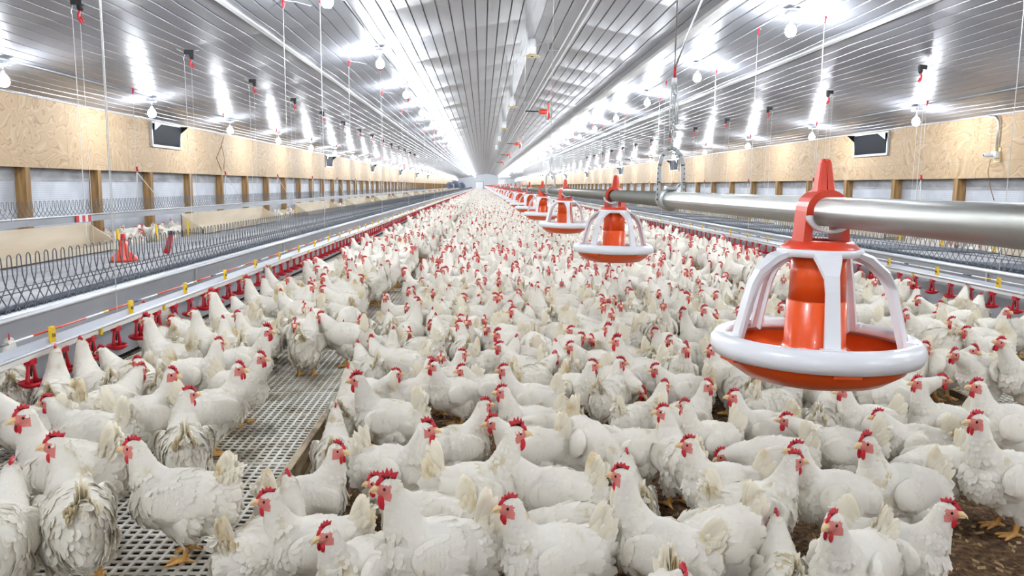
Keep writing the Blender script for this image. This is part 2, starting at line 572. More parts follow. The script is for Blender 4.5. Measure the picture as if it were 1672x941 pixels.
    d = MB(); d.bbox((7.0-3, LEN-0.08, 0.2), (9.0-3, LEN, 3.0), 0.02); struct(d.obj('door_2', M['white']))
    # blue tanks by the far end
    for i, (x, y, r) in enumerate(((-5.3, 150, 0.95), (-5.9, 140, 0.7), (-4.4, 165, 0.75))):
        t = empty('fan_housing', (x, y, 1.2))
        mb = MB(); mb.lathe([(0.02, -0.4), (r, -0.4), (r+0.06, -0.3), (r, 0.4), (r*0.8, 0.45), (0.02, 0.3)], seg=24, R=Matrix.Rotation(PI/2, 3, 'X')); mb.obj('housing', M['tank'], t)
        mb = MB(); mb.span((-r*0.7, -0.1, -1.2), (-r*0.6, 0.1, -0.5)); mb.span((r*0.6, -0.1, -1.2), (r*0.7, 0.1, -0.5)); mb.obj('stand', M['tank'], t)
        tag(t, ['largest dark blue round housing near the far end wall', 'smaller dark blue round housing beside the left wall far away', 'dark blue round housing closest to the far end wall'][i], 'fan housing', 'dark housings at the far end')


build_shell()


# ------------------------------------------------------------------ slatted decks
def build_deck(side):
    sg = 1 if side == 'left' else -1
    xe = LIT_L if side == 'left' else LIT_R          # litter edge
    xo = xe-sg*1.72
    mb = MB()
    x0, x1 = min(xe, xo), max(xe, xo)
    pitch = 0.040
    y0 = 1.0
    ys1 = np.arange(y0, 60, pitch)
    zt = SLAT_Z
    mbs = []
    n = int((x1-x0)/pitch)
    for i in range(n+1):
        x = x0+i*(x1-x0)/n
        mb.span((x-0.0065, y0, zt-0.009), (x+0.0065, LEN, zt))
    for k, y in enumerate(ys1):
        wdt = 0.0075 if k % 30 else 0.014
        mb.span((x0, y-wdt, zt-0.006), (x1, y+wdt, zt-0.0008))
    mb.span((x0, 60, zt-0.016), (x1, LEN, zt-0.004))
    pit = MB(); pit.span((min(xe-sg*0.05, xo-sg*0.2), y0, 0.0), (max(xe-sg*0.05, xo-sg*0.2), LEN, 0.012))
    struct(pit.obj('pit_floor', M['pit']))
    root = empty('slatted_floor', ((x0+x1)/2, 1.0, 0)); root['kind'] = 'structure'
    lat = mb.obj('slat_grid', M['slat']); lat.parent = root; lat.matrix_parent_inverse = Matrix.Translation((-(x0+x1)/2, -1.0, 0))
    # edge board in lengths
    bm = MB()
    y = 0.9; L = 2.4
    while y < LEN:
        bm.bbox((xe-0.002 if sg > 0 else xe-0.032, y, 0.0), (xe+0.032 if sg > 0 else xe+0.002, y+L-0.006, zt+0.004), 0.003)
        y += L if y < 40 else L
        if y > 60: L = 40
    b = bm.obj('edge_board', M['board']); b.parent = root; b.matrix_parent_inverse = Matrix.Translation((-(x0+x1)/2, -1.0, 0))
    lg = MB()
    for y in np.arange(1.6, 60, 1.2):
        lg.span((xe-sg*0.35-0.02, y, 0), (xe-sg*0.35+0.02, y+0.04, zt-0.02)); lg.span((xe-sg*1.2-0.02, y, 0), (xe-sg*1.2+0.02, y+0.04, zt-0.02))
    b = lg.obj('deck_support', M['post']); b.parent = root; b.matrix_parent_inverse = Matrix.Translation((-(x0+x1)/2, -1.0, 0))
    return root


build_deck('left'); build_deck('right')


# ------------------------------------------------------------------ nest row with wire loop fence
def mir(x, side):
    return x if side == 'left' else 2*XC-x


def part(root, mb, name, mats):
    o = mb.obj(name, mats); o.parent = root
    o.matrix_parent_inverse = Matrix.Translation(-root.location)
    return o


def loop_fence(mb, x, y0, y1, zb, h, pitch, r, seg, n=5, side='left', full=True):
    """Overlapping inverted U loops of bent wire, legs crossing their neighbours."""
    y = y0
    while y < y1:
        wd = pitch*0.235
        foot = pitch*0.98
        pts = [(x, y-pitch*1.75, zb), (x, y-pitch*0.5, zb+h*0.46), (x, y-wd*1.12, zb+h*0.64), (x, y-wd, zb+h*0.82)]
        for k in range(1, n):
            a = PI-PI*k/n
            pts.append((x, y+math.cos(a)*wd, zb+h*0.90+math.sin(a)*h*0.10))
        pts += [(x, y+wd, zb+h*0.82), (x, y+wd*1.12, zb+h*0.64), (x, y+pitch*0.5, zb+h*0.46), (x, y+pitch*1.75, zb)]
        mb.tube(pts, r, seg, cap=False)
        y += pitch


def build_nest(side):
    s = side
    root = empty('nest_row', (mir(-3.2, s), 2.0, 0))
    X = lambda x: mir(x, s)
    # front panel and rolled lip
    mb = MB()
    mb.span((X(-2.55), 1.0, 0.19), (X(-2.56), LEN-2, 0.655))
    part(root, mb, 'front_panel', M['panel'])
    for y in np.arange(7.2, 40, 3.05):
        pass
    mb = MB(); mb.tube([(X(-2.545), 1.0, 0.655), (X(-2.545), LEN-2, 0.655)], 0.016, 10); part(root, mb, 'rolled_lip', M['alu'])
    for y in np.arange(6.9, 60, 3.05):
        mb = MB(); mb.span((X(-2.535), y, 0.30), (X(-2.55), y+0.03, 0.65)); part(root, mb, 'joint_strap', M['galv'])
    mb = MB(); mb.span((X(-2.55), 1.0, 0.655), (X(-2.66), LEN-2, 0.668)); part(root, mb, 'ledge', M['trim'])
    mb = MB()
    for q, dx in enumerate((0.0, 0.024, 0.046)):
        mb.tube([(X(-2.645-dx), y, 0.685+0.004*math.sin(y*2+q)) for y in np.arange(1.0, 60, 0.8)]+[(X(-2.645-dx), LEN-2, 0.685)], 0.013, 7)
    part(root, mb, 'dark_cables', M['cable'])
    mb = MB()
    loop_fence(mb, X(-2.62), 1.6, 16, 0.672, 0.32, 0.092, 0.0036, 5, 6)
    loop_fence(mb, X(-2.62), 16.02, 40, 0.672, 0.32, 0.092, 0.004, 3, 4)
    mb.tube([(X(-2.62), 1.0, 0.80), (X(-2.62), 40, 0.80)], 0.003, 5)
    mb.tube([(X(-2.625), 1.0, 0.775), (X(-2.625), 40, 0.775)], 0.003, 5)
    part(root, mb, 'wire_loop_fence', M['wire'])
    mb = MB()
    loop_fence(mb, X(-2.62), 40.05, LEN-3, 0.672, 0.32, 0.22, 0.005, 3, 2)
    part(root, mb, 'distant_wire_fence', M['wire'])
    # roof sheets with dark mesh panels let in
    mb = MB()
    y = 1.0; k = 0
    sl = [(-2.68, 0.672), (-4.45, 0.60), (-4.45, 0.585), (-2.68, 0.657)]
    mb.extrude([(X(a), 1.0, z) for a, z in sl], (0, LEN-3, 0), 0)
    part(root, mb, 'roof_sheet', M['roofgrey'])
    mb = MB()
    for y in np.arange(30.0, 120, 6.0) if s == 'left' else np.arange(4.2, 120, 2.6):
        mb = MB(); mb.extrude([(X(a), y, z+0.012) for a, z in sl], (0, 0.9, 0), 0); part(root, mb, 'mesh_panel', M['darkpanel'])
    mb = MB(); mb.span((X(-4.40), 1.0, 0.1), (X(-4.43), LEN-2, 0.60)); part(root, mb, 'rear_panel', M['panel'])
    lab = {'left': 'long grey nest row with wire loop fence along the left slats', 'right': 'long grey nest row behind the feeder pipe along the right slats'}[s]
    tag(root, lab, 'nest row')
    # open cream trays standing along the back edge
    first = None; k = 0
    for y in np.arange(4.9, 150, 7.2):
        k += 1
        t = empty('egg_tray', (X(-4.62), y, 0.56))
        g = 1 if s == 'left' else -1
        mb = MB(); mb.bbox((0.0*g, 0, 0), (-0.02*g, 4.4, 0.36), 0.004); mb.obj('back_board', M['cream'], t)
        mb = MB(); mb.bbox((0.0*g, 0, 0.0), (0.30*g, 4.4, 0.02), 0.003); mb.obj('base_board', M['cream'], t).location = (0, 0, 0.06)
        for yy in (0.0, 4.38):
            mb = MB(); mb.extrude([(-0.02*g, yy, 0.0), (0.32*g, yy, 0.06), (0.32*g, yy, 0.14), (-0.02*g, yy, 0.355)], (0, 0.02, 0)); mb.obj('end_board', M['cream'], t)
        mb = MB(); mb.span((0.30*g, 0, 0.06), (0.32*g, 4.4, 0.13)); mb.obj('front_board', M['cream'], t)
        tag(t, f'open cream wooden tray behind the {s} nest row, {ordinal(k)} from the camera', 'tray', 'cream trays behind the nests')
    # supply trough hung by the wall
    r2 = empty('wall_trough', (X(-6.3), 2.0, 0.85))
    mb = MB(); mb.extrude([(X(-6.22), 2, 0.78), (X(-6.22), 2, 0.885), (X(-6.23), 2, 0.885), (X(-6.24), 2, 0.80), (X(-6.36), 2, 0.80), (X(-6.37), 2, 0.885), (X(-6.38), 2, 0.885), (X(-6.38), 2, 0.78)], (0, LEN-6, 0)); part(r2, mb, 'channel', M['panel'])
    mb = MB(); mb.tube([(X(-6.215), 2, 0.885), (X(-6.215), LEN-4, 0.885)], 0.012, 8); part(r2, mb, 'rim', M['alu'])
    mb = MB(); loop_fence(mb, X(-6.3), 9.0, 30, 0.87, 0.25, 0.11, 0.004, 3, 4); part(r2, mb, 'wire_grill', M['wire'])
    mb = MB(); loop_fence(mb, X(-6.3), 30, 90, 0.87, 0.25, 0.22, 0.005, 3, 2); part(r2, mb, 'distant_grill', M['wire'])
    tag(r2, f'grey hanging feed trough with wire grill along the {s} wall', 'trough')


build_nest('left'); build_nest('right')


# ------------------------------------------------------------------ drinker lines
def cup_mesh():
    mb = MB()
    # saucer
    mb.lathe([(0.002, -0.125), (0.030, -0.125), (0.050, -0.112), (0.054, -0.098), (0.050, -0.097), (0.044, -0.108), (0.028, -0.117), (0.002, -0.117)], seg=16)
    for a in (-1, 1):
        mb.tube([(0, a*0.030, -0.115), (0, a*0.027, -0.085), (0, a*0.019, -0.04), (0, a*0.014, -0.012)], [0.013, 0.009, 0.0075, 0.009], 7)
    mb.bbox((-0.016, -0.024, -0.022), (0.016, 0.024, 0.006), 0.004)
    return mb


def build_drinker(side):
    X = mir(-2.16, side)
    g = 1 if side == 'left' else -1
    root = empty('drinker_line', (X, 2.0, 0.6))
    y0 = 1.2
    mb = MB()
    mb.extrude([(X-0.022*g, y0, 0.626), (X+0.030*g, y0, 0.600), (X+0.030*g, y0, 0.588), (X-0.022*g, y0, 0.614)], (0, LEN-4-y0, 0)); part(root, mb, 'top_rail', M['panel'])
    mb = MB(); mb.tube([(X+0.032*g, y0, 0.595), (X+0.032*g, LEN-4, 0.595)], 0.009, 8); part(root, mb, 'rounded_edge', M['alu'])
    mb = MB(); mb.bbox((X-0.014, y0, 0.552), (X+0.014, LEN-4, 0.580), 0.004); part(root, mb, 'water_pipe', M['wpipe'])
    # coloured guard wire
    cols = ['redor', 'white', 'yellow', 'redor', 'black', 'white'] if side == 'left' else ['white', 'yellow', 'white', 'black', 'white', 'white']
    mats = [M['redor'], M['white'], M['yellow'], M['black']]; ix = {'redor': 0, 'white': 1, 'yellow': 2, 'black': 3}
    mb = MB(); y = y0; r2 = random.Random(3)
    lens = {'redor': 0.42, 'white': 0.20, 'yellow': 0.06, 'black': 0.10}
    k = 0
    while y < 60:
        c = cols[k % len(cols)]; L = lens[c]*r2.uniform(0.7, 1.3)
        mb.tube([(X-0.030*g, y, 0.652), (X-0.030*g, y+L, 0.652)], 0.0055, 6, ix[c]); y += L; k += 1
    mb.tube([(X-0.030*g, y, 0.652), (X-0.030*g, LEN-4, 0.652)], 0.005, 5, ix[cols[0]])
    part(root, mb, 'guard_wire', mats)
    nm_ = MB(); nm_.lathe([(0.001, -0.075), (0.004, -0.075), (0.004, -0.055), (0.008, -0.050), (0.008, -0.020), (0.001, -0.020)], seg=8); nip = nm_.mesh('nipple', [M['black']])
    cm = cup_mesh().mesh('drinker_cup', [M['red']])
    stuff = MB()
    yy = 3.70-0.29*5 if side == 'left' else 3.86-0.29*0
    k = 0
    if side == 'right': yy = 5.1
    rest = []
    while yy < LEN-5:
        if k < 100:
            o = bpy.data.objects.new('drinker_cup', cm); COL.objects.link(o); o.parent = root
            o.location = (0, yy-2.0, -0.048); o.scale = (1.12, 1.12, 1.08)
            o.rotation_euler = (0, 0, rnd.uniform(-0.15, 0.15))
            q = bpy.data.objects.new('nipple', nip); COL.objects.link(q); q.parent = o
        else:
            rest.append(yy)
        k += 1; yy += 0.29
    for y in rest:
        stuff.lathe([(0.0, -0.12), (0.048, -0.115), (0.054, -0.095), (0.0, -0.105)], (X, y, 0.552), 6)
        stuff.box((X, y, 0.50), (0.02, 0.05, 0.10))
    o = part(root, stuff, 'distant_drinker_cups', M['red']); o['kind'] = 'stuff'
    # yellow insulators
    tm = MB(); tm.bbox((0.0, -0.02, -0.03), (0.012, 0.02, 0.035), 0.004); tm.bbox((-0.004, -0.012, 0.03), (0.014, 0.012, 0.045), 0.003)
    tm.box((0.0125, -0.007, 0.008), (0.003, 0.006, 0.016), 1); tm.box((0.0125, 0.008, 0.006), (0.003, 0.006, 0.014), 1)
    tmesh = tm.mesh('yellow_clip', [M['yellow'], M['black']])
    y = 3.87 if side == 'left' else 5.3
    for k in range(60):
        o = bpy.data.objects.new('yellow_clip', tmesh); COL.objects.link(o); o.parent = root
        o.location = (0.010*g, y-2.0, 0.030); o.rotation_euler = (0, 0, 0 if g > 0 else PI)
        o.scale = (1.2, 1.2, 1.2)
        y += 0.87
    sm = MB(); sm.bbox((-0.004, -0.012, -0.022), (0.010, 0.012, 0.022), 0.003); smesh = sm.mesh('small_clip', [M['yellow']])
    y = 4.35 if side == 'left' else 5.7
    for k in range(40):
        o = bpy.data.objects.new('small_clip', smesh); COL.objects.link(o); o.parent = root
        o.location = (0.018*g, y-2.0, -0.032); y += 0.87*1.0
    tag(root, f'drinker line with red cups over the {side} slatted deck', 'drinker line')


build_drinker('left'); build_drinker('right')


# ------------------------------------------------------------------ feed pipe, hangers, pan feeders
PX, PZ, PR = 0.545, 1.364, 0.0235


def build_feed_line():
    root = empty('feed_pipe', (PX, 0, PZ))
    mb = MB()
    mb.tube([(PX, -1.0, PZ), (PX, 2.28, PZ)], PR, 24); part(root, mb, 'pipe_section', M['pipe'])
    mb = MB(); mb.tube([(PX, 2.26, PZ), (PX, 60, PZ), (PX, LEN-6, PZ)], PR*0.985, 20); part(root, mb, 'pipe_section', M['pipe'])
    mb = MB()
    for y, w in ((2.245, 0.030), (2.30, 0.008)):
        mb.lathe([(PR-0.001, -w/2), (PR+0.005, -w/2), (PR+0.006, 0), (PR+0.005, w/2), (PR-0.001, w/2)], (PX, y, PZ), 24, R=Matrix.Rotation(PI/2, 3, 'X'))
    part(root, mb, 'coupling_ring', M['galv'])
    tag(root, 'long galvanised feed pipe carrying the orange pan feeders', 'pipe')

    # hangers
    for i, y in enumerate([2.24, 6.24, 10.3, 14.4, 18.5, 22.6, 26.7, 30.8]):
        h = empty('pipe_hanger', (PX, y, PZ))
        mb = MB()
        # perforated strap bail
        for sg in (-1, 1):
            pts = [(sg*0.034, 0, -0.01), (sg*0.036, 0, 0.05), (sg*0.034, 0, 0.10), (sg*0.026, 0, 0.128), (sg*0.010, 0, 0.145), (0, 0, 0.149)]
            for a, b in zip(pts[:-1], pts[1:]):
                a = Vector(a); b = Vector(b); d = (b-a); R = d.to_track_quat('X', 'Y').to_matrix()
                mb.box((a+b)/2, (d.length+0.003, 0.012, 0.0035), 0, R)
        for sg in (-1, 1):
            for k in range(7):
                mb.box((sg*0.0385, 0, 0.0+k*0.015), (0.003, 0.004, 0.005), 1)
        mb.obj('strap_bail', [M['galv'], M['black']], h)
        mb = MB(); mb.lathe([(PR+0.001, -0.008), (PR+0.009, -0.008), (PR+0.011, 0), (PR+0.009, 0.008), (PR+0.001, 0.008)], (0, 0, 0), 24, R=Matrix.Rotation(PI/2, 3, 'X'))
        mb.bbox((-0.016, -0.02, 0.026), (0.016, 0.012, 0.040), 0.004)
        mb.tube([(0.015, 0, 0.03), (0.025, 0, 0.045), (0.034, 0, 0.05)], 0.003, 5)
        mb.obj('pipe_clamp', M['galv'], h)
        mb = MB(); rr = random.Random(i)
        for k in range(14):
            z0 = 0.152+k*0.013
            mb.tube([(0.004*math.cos(w)*(1 if k % 2 else 0.3), 0.004*math.cos(w)*(0.3 if k % 2 else 1), z0+0.010*math.sin(w)) for w in np.linspace(0, 2*PI, 8, endpoint=False)], 0.0016, 4, closed=True)
        mb.tube([(0.006, 0.0, 0.33), (0.013, 0, 0.28), (0.012, 0, 0.22), (0.007, 0, 0.215), (0.006, 0.0, 0.30)], 0.002, 5)
        mb.tube([(-0.004, 0.0, 0.33), (-0.010, 0, 0.27), (-0.009, 0, 0.20), (-0.005, 0, 0.18)], 0.002, 5)
        mb.obj('chain', M['galv'], h)
        mb = MB(); mb.tube([(0, 0, 0.325), (0, 0, 0.345)], 0.008, 8); mb.obj('cord_adjuster', M['white'], h)
        mb = MB(); mb.tube([(0, 0, 0.345), (0.001, 0, 0.375)], 0.004, 6); mb.obj('red_knot', M['red'], h)
        top = ceil_z(PX)-PZ
        mb = MB()
        mb.tube([(0, 0, 0.37), (0.004, 0, top+0.01)], 0.0022, 5)
        if i == 0:
            mb.tube([(0, 0, 0.37), (0.10, 0.0, 0.60), (1.05, 0.02, ceil_z(PX+1.05)-PZ+0.01)][0:1]+[(0.035, 0, 0.47), (0.11, 0.0, 0.66), (0.62, 0.0, ceil_z(PX+0.62)-PZ+0.02)], 0.003, 5)
        mb.obj('cable', M['galv'], h)
        tag(h, f'steel strap hanger with chain holding the feed pipe, {ordinal(i+1)} from the camera', 'hanger', 'feed pipe hangers')

    # one pan feeder (heights relative to the pipe centre)
    root = empty('pan_feeder', (PX, 1.25, PZ))
    zc_ = -0.226        # middle of the white rim
    mb = MB()
    # clamp arch wrapped over the pipe
    arch = []
    n = 14
    Ro = PR+0.013; Ri = PR+0.001
    outer = [(-Ro-0.003, -0.050)]+[(-Ro*math.cos(PI*k/n), Ro*math.sin(PI*k/n)) for k in range(n+1)]+[(Ro+0.003, -0.050)]
    inner = [(Ri, -0.050)]+[(Ri*math.cos(PI*k/n), Ri*math.sin(PI*k/n)) for k in range(n+1)]+[(-Ri, -0.050)]
    mb.extrude([(a, -0.024, b) for a, b in outer+inner], (0, 0.048, 0))
    mb.obj('pipe_clamp', M['orange2'], root)
    mb = MB()
    # tall split fin on top
    for sg in (-1, 1):
        mb.extrude([(sg*0.0012, -0.017, Ro-0.006), (sg*0.0165, -0.017, Ro-0.006), (sg*0.0120, -0.011, Ro+0.030), (sg*0.0098, -0.007, Ro+0.046), (sg*0.0075, -0.0055, Ro+0.051), (sg*0.0012, -0.005, Ro+0.050)][::sg], (0, 0.001, 0))
    ff = MB()
    for sg in (-1, 1):
        prof = [(Ro-0.008, 0.0155, 0.017), (Ro+0.012, 0.0135, 0.013), (Ro+0.032, 0.0108, 0.010), (Ro+0.044, 0.0092, 0.008), (Ro+0.049, 0.0070, 0.006), (Ro+0.051, 0.004, 0.004)]
        V = []; Fc = []
        for z, w, d in prof:
            V += [(sg*0.0011, -d, z), (sg*w*0.8, -d, z), (sg*w, -d*0.7, z), (sg*w, d*0.7, z), (sg*w*0.8, d, z), (sg*0.0011, d, z)]
        for i in range(len(prof)-1):
            for k in range(6):
                q = (k+1) % 6
                f = (i*6+k, i*6+q, (i+1)*6+q, (i+1)*6+k)
                Fc.append(f if sg > 0 else f[::-1])
        top = tuple((len(prof)-1)*6+k for k in range(6)); Fc.append(top if sg > 0 else top[::-1])
        ff.raw(V, Fc, 0, False)
    ff.span((-0.002, -0.010, Ro-0.006), (0.002, 0.010, Ro+0.046))
    ff.obj('hanger_fin', M['orange2'], root)
    mb = MB()
    mb.lathe([(0.040, -0.048), (0.052, -0.050), (0.063, -0.060), (0.065, -0.064), (0.040, -0.064)], seg=40)
    mb.obj('collar', M['orange2'], root)
    mb = MB()
    # saddle under the pipe
    V = []; Fc = []; nn = 12
    for k in range(nn+1):
        a = PI+PI*k/nn
        for y in (-0.040, -0.025):
            V.append(((PR+0.002)*1.25*math.cos(a), y, (PR+0.001)*math.sin(a)-0.006)); V.append(((PR+0.006)*1.3*math.cos(a), y, (PR+0.005)*math.sin(a)-0.007))
    for k in range(nn):
        a = 4*k; b = 4*(k+1)
        Fc += [(a, b, b+1, a+1), (a+2, a+3, b+3, b+2), (a, a+2, b+2, b), (a+1, b+1, b+3, a+3)]
    mb.raw(V, Fc, 0); mb.obj('saddle', M['white'], root)
    # inner tube
    mb = MB()
    mb.lathe([(0.038, -0.064), (0.045, -0.064), (0.0465, -0.150), (0.0465, -0.150), (0.0495, -0.152), (0.0505, -0.225), (0.054, -0.232), (0.080, -0.248), (0.078, -0.250), (0.046, -0.236), (0.042, -0.070)], seg=40)
    ft = mb.obj('feed_tube', M['orange'], root)
    mb = MB(); mb.bbox((-0.005, -0.057, -0.225), (0.014, -0.045, -0.155), 0.003); mb.obj('level_slide', M['orange'], ft)
    mb = MB()
    mb.bbox((-0.001, -0.0475, -0.150), (0.011, -0.0435, -0.078), 0.001)
    for k in range(9):
        mb.box((0.005, -0.0475, -0.085-k*0.0075), (0.010, 0.003, 0.002))
    mb.obj('level_scale', M['orange2'], ft)
    # bowl
    mb = MB()
    mb.lathe([(0.001, -0.262), (0.060, -0.262), (0.100, -0.266), (0.140, -0.252), (0.156, -0.232), (0.160, -0.232), (0.160, -0.240), (0.146, -0.262), (0.118, -0.281), (0.080, -0.287), (0.001, -0.287)], seg=64)
    mb.lathe([(0.001, -0.225), (0.030, -0.232), (0.065, -0.250), (0.090, -0.262), (0.001, -0.262)], seg=32)
    for k in range(5):
        a = math.radians(-103+7+72*k)
        mb.box((0.158*math.cos(a), 0.158*math.sin(a), -0.245), (0.016, 0.042, 0.010), 0, Matrix.Rotation(a, 3, 'Z'))
    mb.obj('pan', M['orange'], root)
    mb = MB()
    mb.lathe([(0.143, zc_+0.004), (0.147, zc_+0.013), (0.156, zc_+0.018), (0.166, zc_+0.014), (0.1735, zc_+0.003), (0.174, zc_-0.006), (0.170, zc_-0.018), (0.166, zc_-0.019), (0.168, zc_-0.006), (0.162, zc_+0.006), (0.153, zc_+0.010), (0.147, zc_-0.001)], seg=72)
    mb.obj('rim', M['white'], root)
    # top ring and five arms
    mb = MB()
    mb.lathe([(0.046, -0.062), (0.068, -0.062), (0.070, -0.066), (0.069, -0.074), (0.066, -0.075), (0.046, -0.072)], seg=40)
    mb.obj('arm_ring', M['white'], root)
    for k in range(5):
        a = math.radians(-103+72*k)
        mb = MB()
        P = [(0.062, -0.066), (0.084, -0.074), (0.110, -0.098), (0.122, -0.122), (0.133, -0.165), (0.147, -0.222)]
        Q = [(0.062, -0.074), (0.080, -0.083), (0.104, -0.105), (0.115, -0.126), (0.126, -0.165), (0.140, -0.222)]
        wd = [0.022, 0.019, 0.0112, 0.0105, 0.0112, 0.0125]
        V = []; Fc = []
        for (ra, za), (rb, zb), w in zip(P, Q, wd):
            V += [(ra, -w, za), (ra, w, za), (rb, w, zb), (rb, -w, zb)]
        for i in range(len(P)-1):
            for q in range(4):
                Fc.append((i*4+q, i*4+(q+1) % 4, (i+1)*4+(q+1) % 4, (i+1)*4+q))
        Fc.append((3, 2, 1, 0)); e = 4*(len(P)-1); Fc.append((e, e+1, e+2, e+3))
        V = np.array(V) @ np.array(Matrix.Rotation(a, 3, 'Z')).T
        mb.raw(V, Fc, 0, False)
        # stiffening rib on the inside
        rib = []
        for (ra, za), (rb, zb) in zip(P, Q):
            rib.append((ra, za, rb, zb))
        V = []; Fc = []
        for ra, za, rb, zb in rib:
            V += [(rb, -0.0015, zb), (rb, 0.0015, zb), (rb-0.010, 0.0015, zb-0.004), (rb-0.010, -0.0015, zb-0.004)]
        for i in range(len(P)-1):
            for q in range(4):
                Fc.append((i*4+q, i*4+(q+1) % 4, (i+1)*4+(q+1) % 4, (i+1)*4+q))
        V = np.array(V) @ np.array(Matrix.Rotation(a, 3, 'Z')).T
        mb.raw(V, Fc, 0, False)
        # foot plate on the rim
        mb.box((0.150*math.cos(a), 0.150*math.sin(a), zc_+0.014), (0.018, 0.038, 0.008), 0, Matrix.Rotation(a, 3, 'Z'))
        mb.obj('arm', M['white'], root)
    return root


FEED0 = build_feed_line()


def low_poly_join(root, name, seg_ratio=None):
    """One mesh of a thing's parts, for copies too small to show their parts."""
    V = []; Fc = []; Mi = []; mats = []; n = 0; Sm = []
    for ch in ([root] if root.type == 'MESH' else [])+list(root.children_recursive):
        me = ch.data
        co = np.empty(len(me.vertices)*3); me.vertices.foreach_get('co', co); co = co.reshape(-1, 3)
        mp = []
        for mm in me.materials:
            if mm not in mats: mats.append(mm)
            mp.append(mats.index(mm))
        V.append(co)
        for p in me.polygons:
            Fc.append(tuple(i+n for i in p.vertices)); Mi.append(mp[p.material_index]); Sm.append(p.use_smooth)
        n += len(co)
    me = bpy.data.meshes.new(name)
    me.from_pydata(np.vstack(V).tolist(), [], Fc)
    for mm in mats: me.materials.append(mm)
    me.polygons.foreach_set('material_index', Mi); me.polygons.foreach_set('use_smooth', Sm)
    me.update()
    return me


far_feeder = low_poly_join(FEED0, 'pan_feeder')
y = 1.225; k = 0
while y < LEN-8:
    if k == 0:
        o = FEED0
    elif k < 22:
        o = copy_tree(FEED0)
    else:
        o = bpy.data.objects.new('pan_feeder', far_feeder); COL.objects.link(o)
    o.location = (PX, y, PZ); o.scale = (0.95, 0.95, 0.95)
    if 0 < k:
        o.rotation_euler = (rnd.uniform(-0.02, 0.02), rnd.uniform(-0.02, 0.02), math.radians([0, -33, 20, 60, -10, 35][k % 6]))
    lb = 'large orange pan feeder with white rim and arms, closest to the camera' if k == 0 else f'orange pan feeder with white rim on the feed pipe, {ordinal(k+1)} from the camera'
    tag(o, lb, 'feeder', 'pan feeders on the feed pipe')
    k += 1; y += 1.95


# ------------------------------------------------------------------ lamps
def build_lamps():
    lamp = empty('hanging_bulb')
    mb = MB(); mb.bbox((-0.085, -0.11, -0.02), (0.085, 0.11, 0.0), 0.004); mb.bbox((-0.07, -0.09, -0.075), (0.07, 0.09, -0.018), 0.008)
    mb.bbox((0.07, -0.02, -0.05), (0.11, 0.02, -0.02), 0.004)
    mb.obj('junction_box', M['boxgrey'], lamp)
    mb = MB(); mb.tube([(0, 0, -0.07), (0, 0, -0.15)], 0.007, 6); mb.lathe([(0.002, -0.205), (0.024, -0.205), (0.022, -0.16), (0.010, -0.145), (0.002, -0.145)], seg=12)
    mb.obj('socket', M['boxgrey'], lamp)
    mb = MB(); mb.lathe([(0.001, -0.37), (0.035, -0.363), (0.062, -0.338), (0.075, -0.30), (0.071, -0.262), (0.052, -0.226), (0.028, -0.200), (0.001, -0.200)], seg=16, closed=False)
    mb.obj('bulb', M['bulb'], lamp)
    joined = low_poly_join(lamp, 'hanging_bulb')
    wl = copy_tree(lamp)
    for ch in wl.children:
        if ch.name.startswith('bulb'):
            ch.data = ch.data.copy(); ch.data.materials[0] = M['wallbulb']
    wjoined = low_poly_join(wl, 'hanging_bulb')
    wused = False
    rows = [('outer left row by the plywood wall', XC-7.5, 15.6-4.7*4, 4.7, 'left wall lamps'), ('inner left row over the slats', XC-2.96, 9.85-4.9*3, 4.9, 'inner left lamps'),
            ('inner right row beyond the feed pipe', XC+3.19, 10.9-4.7*3, 4.7, 'inner right lamps'), ('outer right row by the plywood wall', XC+7.5, 15.25-4.88*4, 4.88, 'right wall lamps')]
    used = False
    for nm, x, y0, sp, grp in rows:
        y = y0; k = 0; vis = 0
        mbc = MB()
        while y < LEN-3:
            if y > BACK+1:
                wall = nm.startswith('outer')
                if wall and not wused:
                    o = wl; wused = True
                elif not wall and not used:
                    o = lamp; used = True
                elif y < 60:
                    o = copy_tree(wl if wall else lamp)
                else:
                    o = bpy.data.objects.new('hanging_bulb', wjoined if wall else joined); COL.objects.link(o)
                o.location = (x, y, ceil_z(x)-0.035)
                pv = w2px((x, y, ceil_z(x)-0.3))
                if pv and 0 < pv[0] < 1672 and -30 < pv[1]:
                    vis += 1
                    tag(o, f'lit bulb hanging in the {nm}, {ordinal(vis)} from the camera', 'lamp', grp)
                else:
                    tag(o, f'lit bulb hanging in the {nm}, {["closest behind", "further behind", "well behind", "far behind"][k % 4]} the camera', 'lamp', grp)
                k += 1
            y += sp
        mbc.tube([(x+0.0, BACK, ceil_z(x)-0.02), (x, LEN, ceil_z(x)-0.02)], 0.012, 6)
        c = mbc.obj('conduit', M['boxgrey'])
        tag(c, f'grey cable conduit on the ceiling feeding the {nm}', 'conduit')
    # strip light before the end wall
    t = empty('strip_light', (5.2, LEN-25, 3.55))
    mb = MB(); mb.bbox((-1.6, -0.1, 0.0), (1.6, 0.1, 0.08), 0.01); mb.obj('housing', M['trim'], t)
    mb = MB(); mb.tube([(-1.5, 0, -0.04), (1.5, 0, -0.04)], 0.05, 8); mb.obj('tube', M['tube'], t)
    mb = MB(); mb.tube([(-1.2, 0, 0.06), (-1.2, 0, ceil_z(4.0)-3.53)], 0.02, 5); mb.tube([(1.2, 0, 0.06), (1.2, 0, ceil_z(6.4)-3.53)], 0.02, 5); mb.obj('hanger', M['trim'], t)
    tag(t, 'lit strip light hanging in front of the far end wall', 'lamp')


build_lamps()


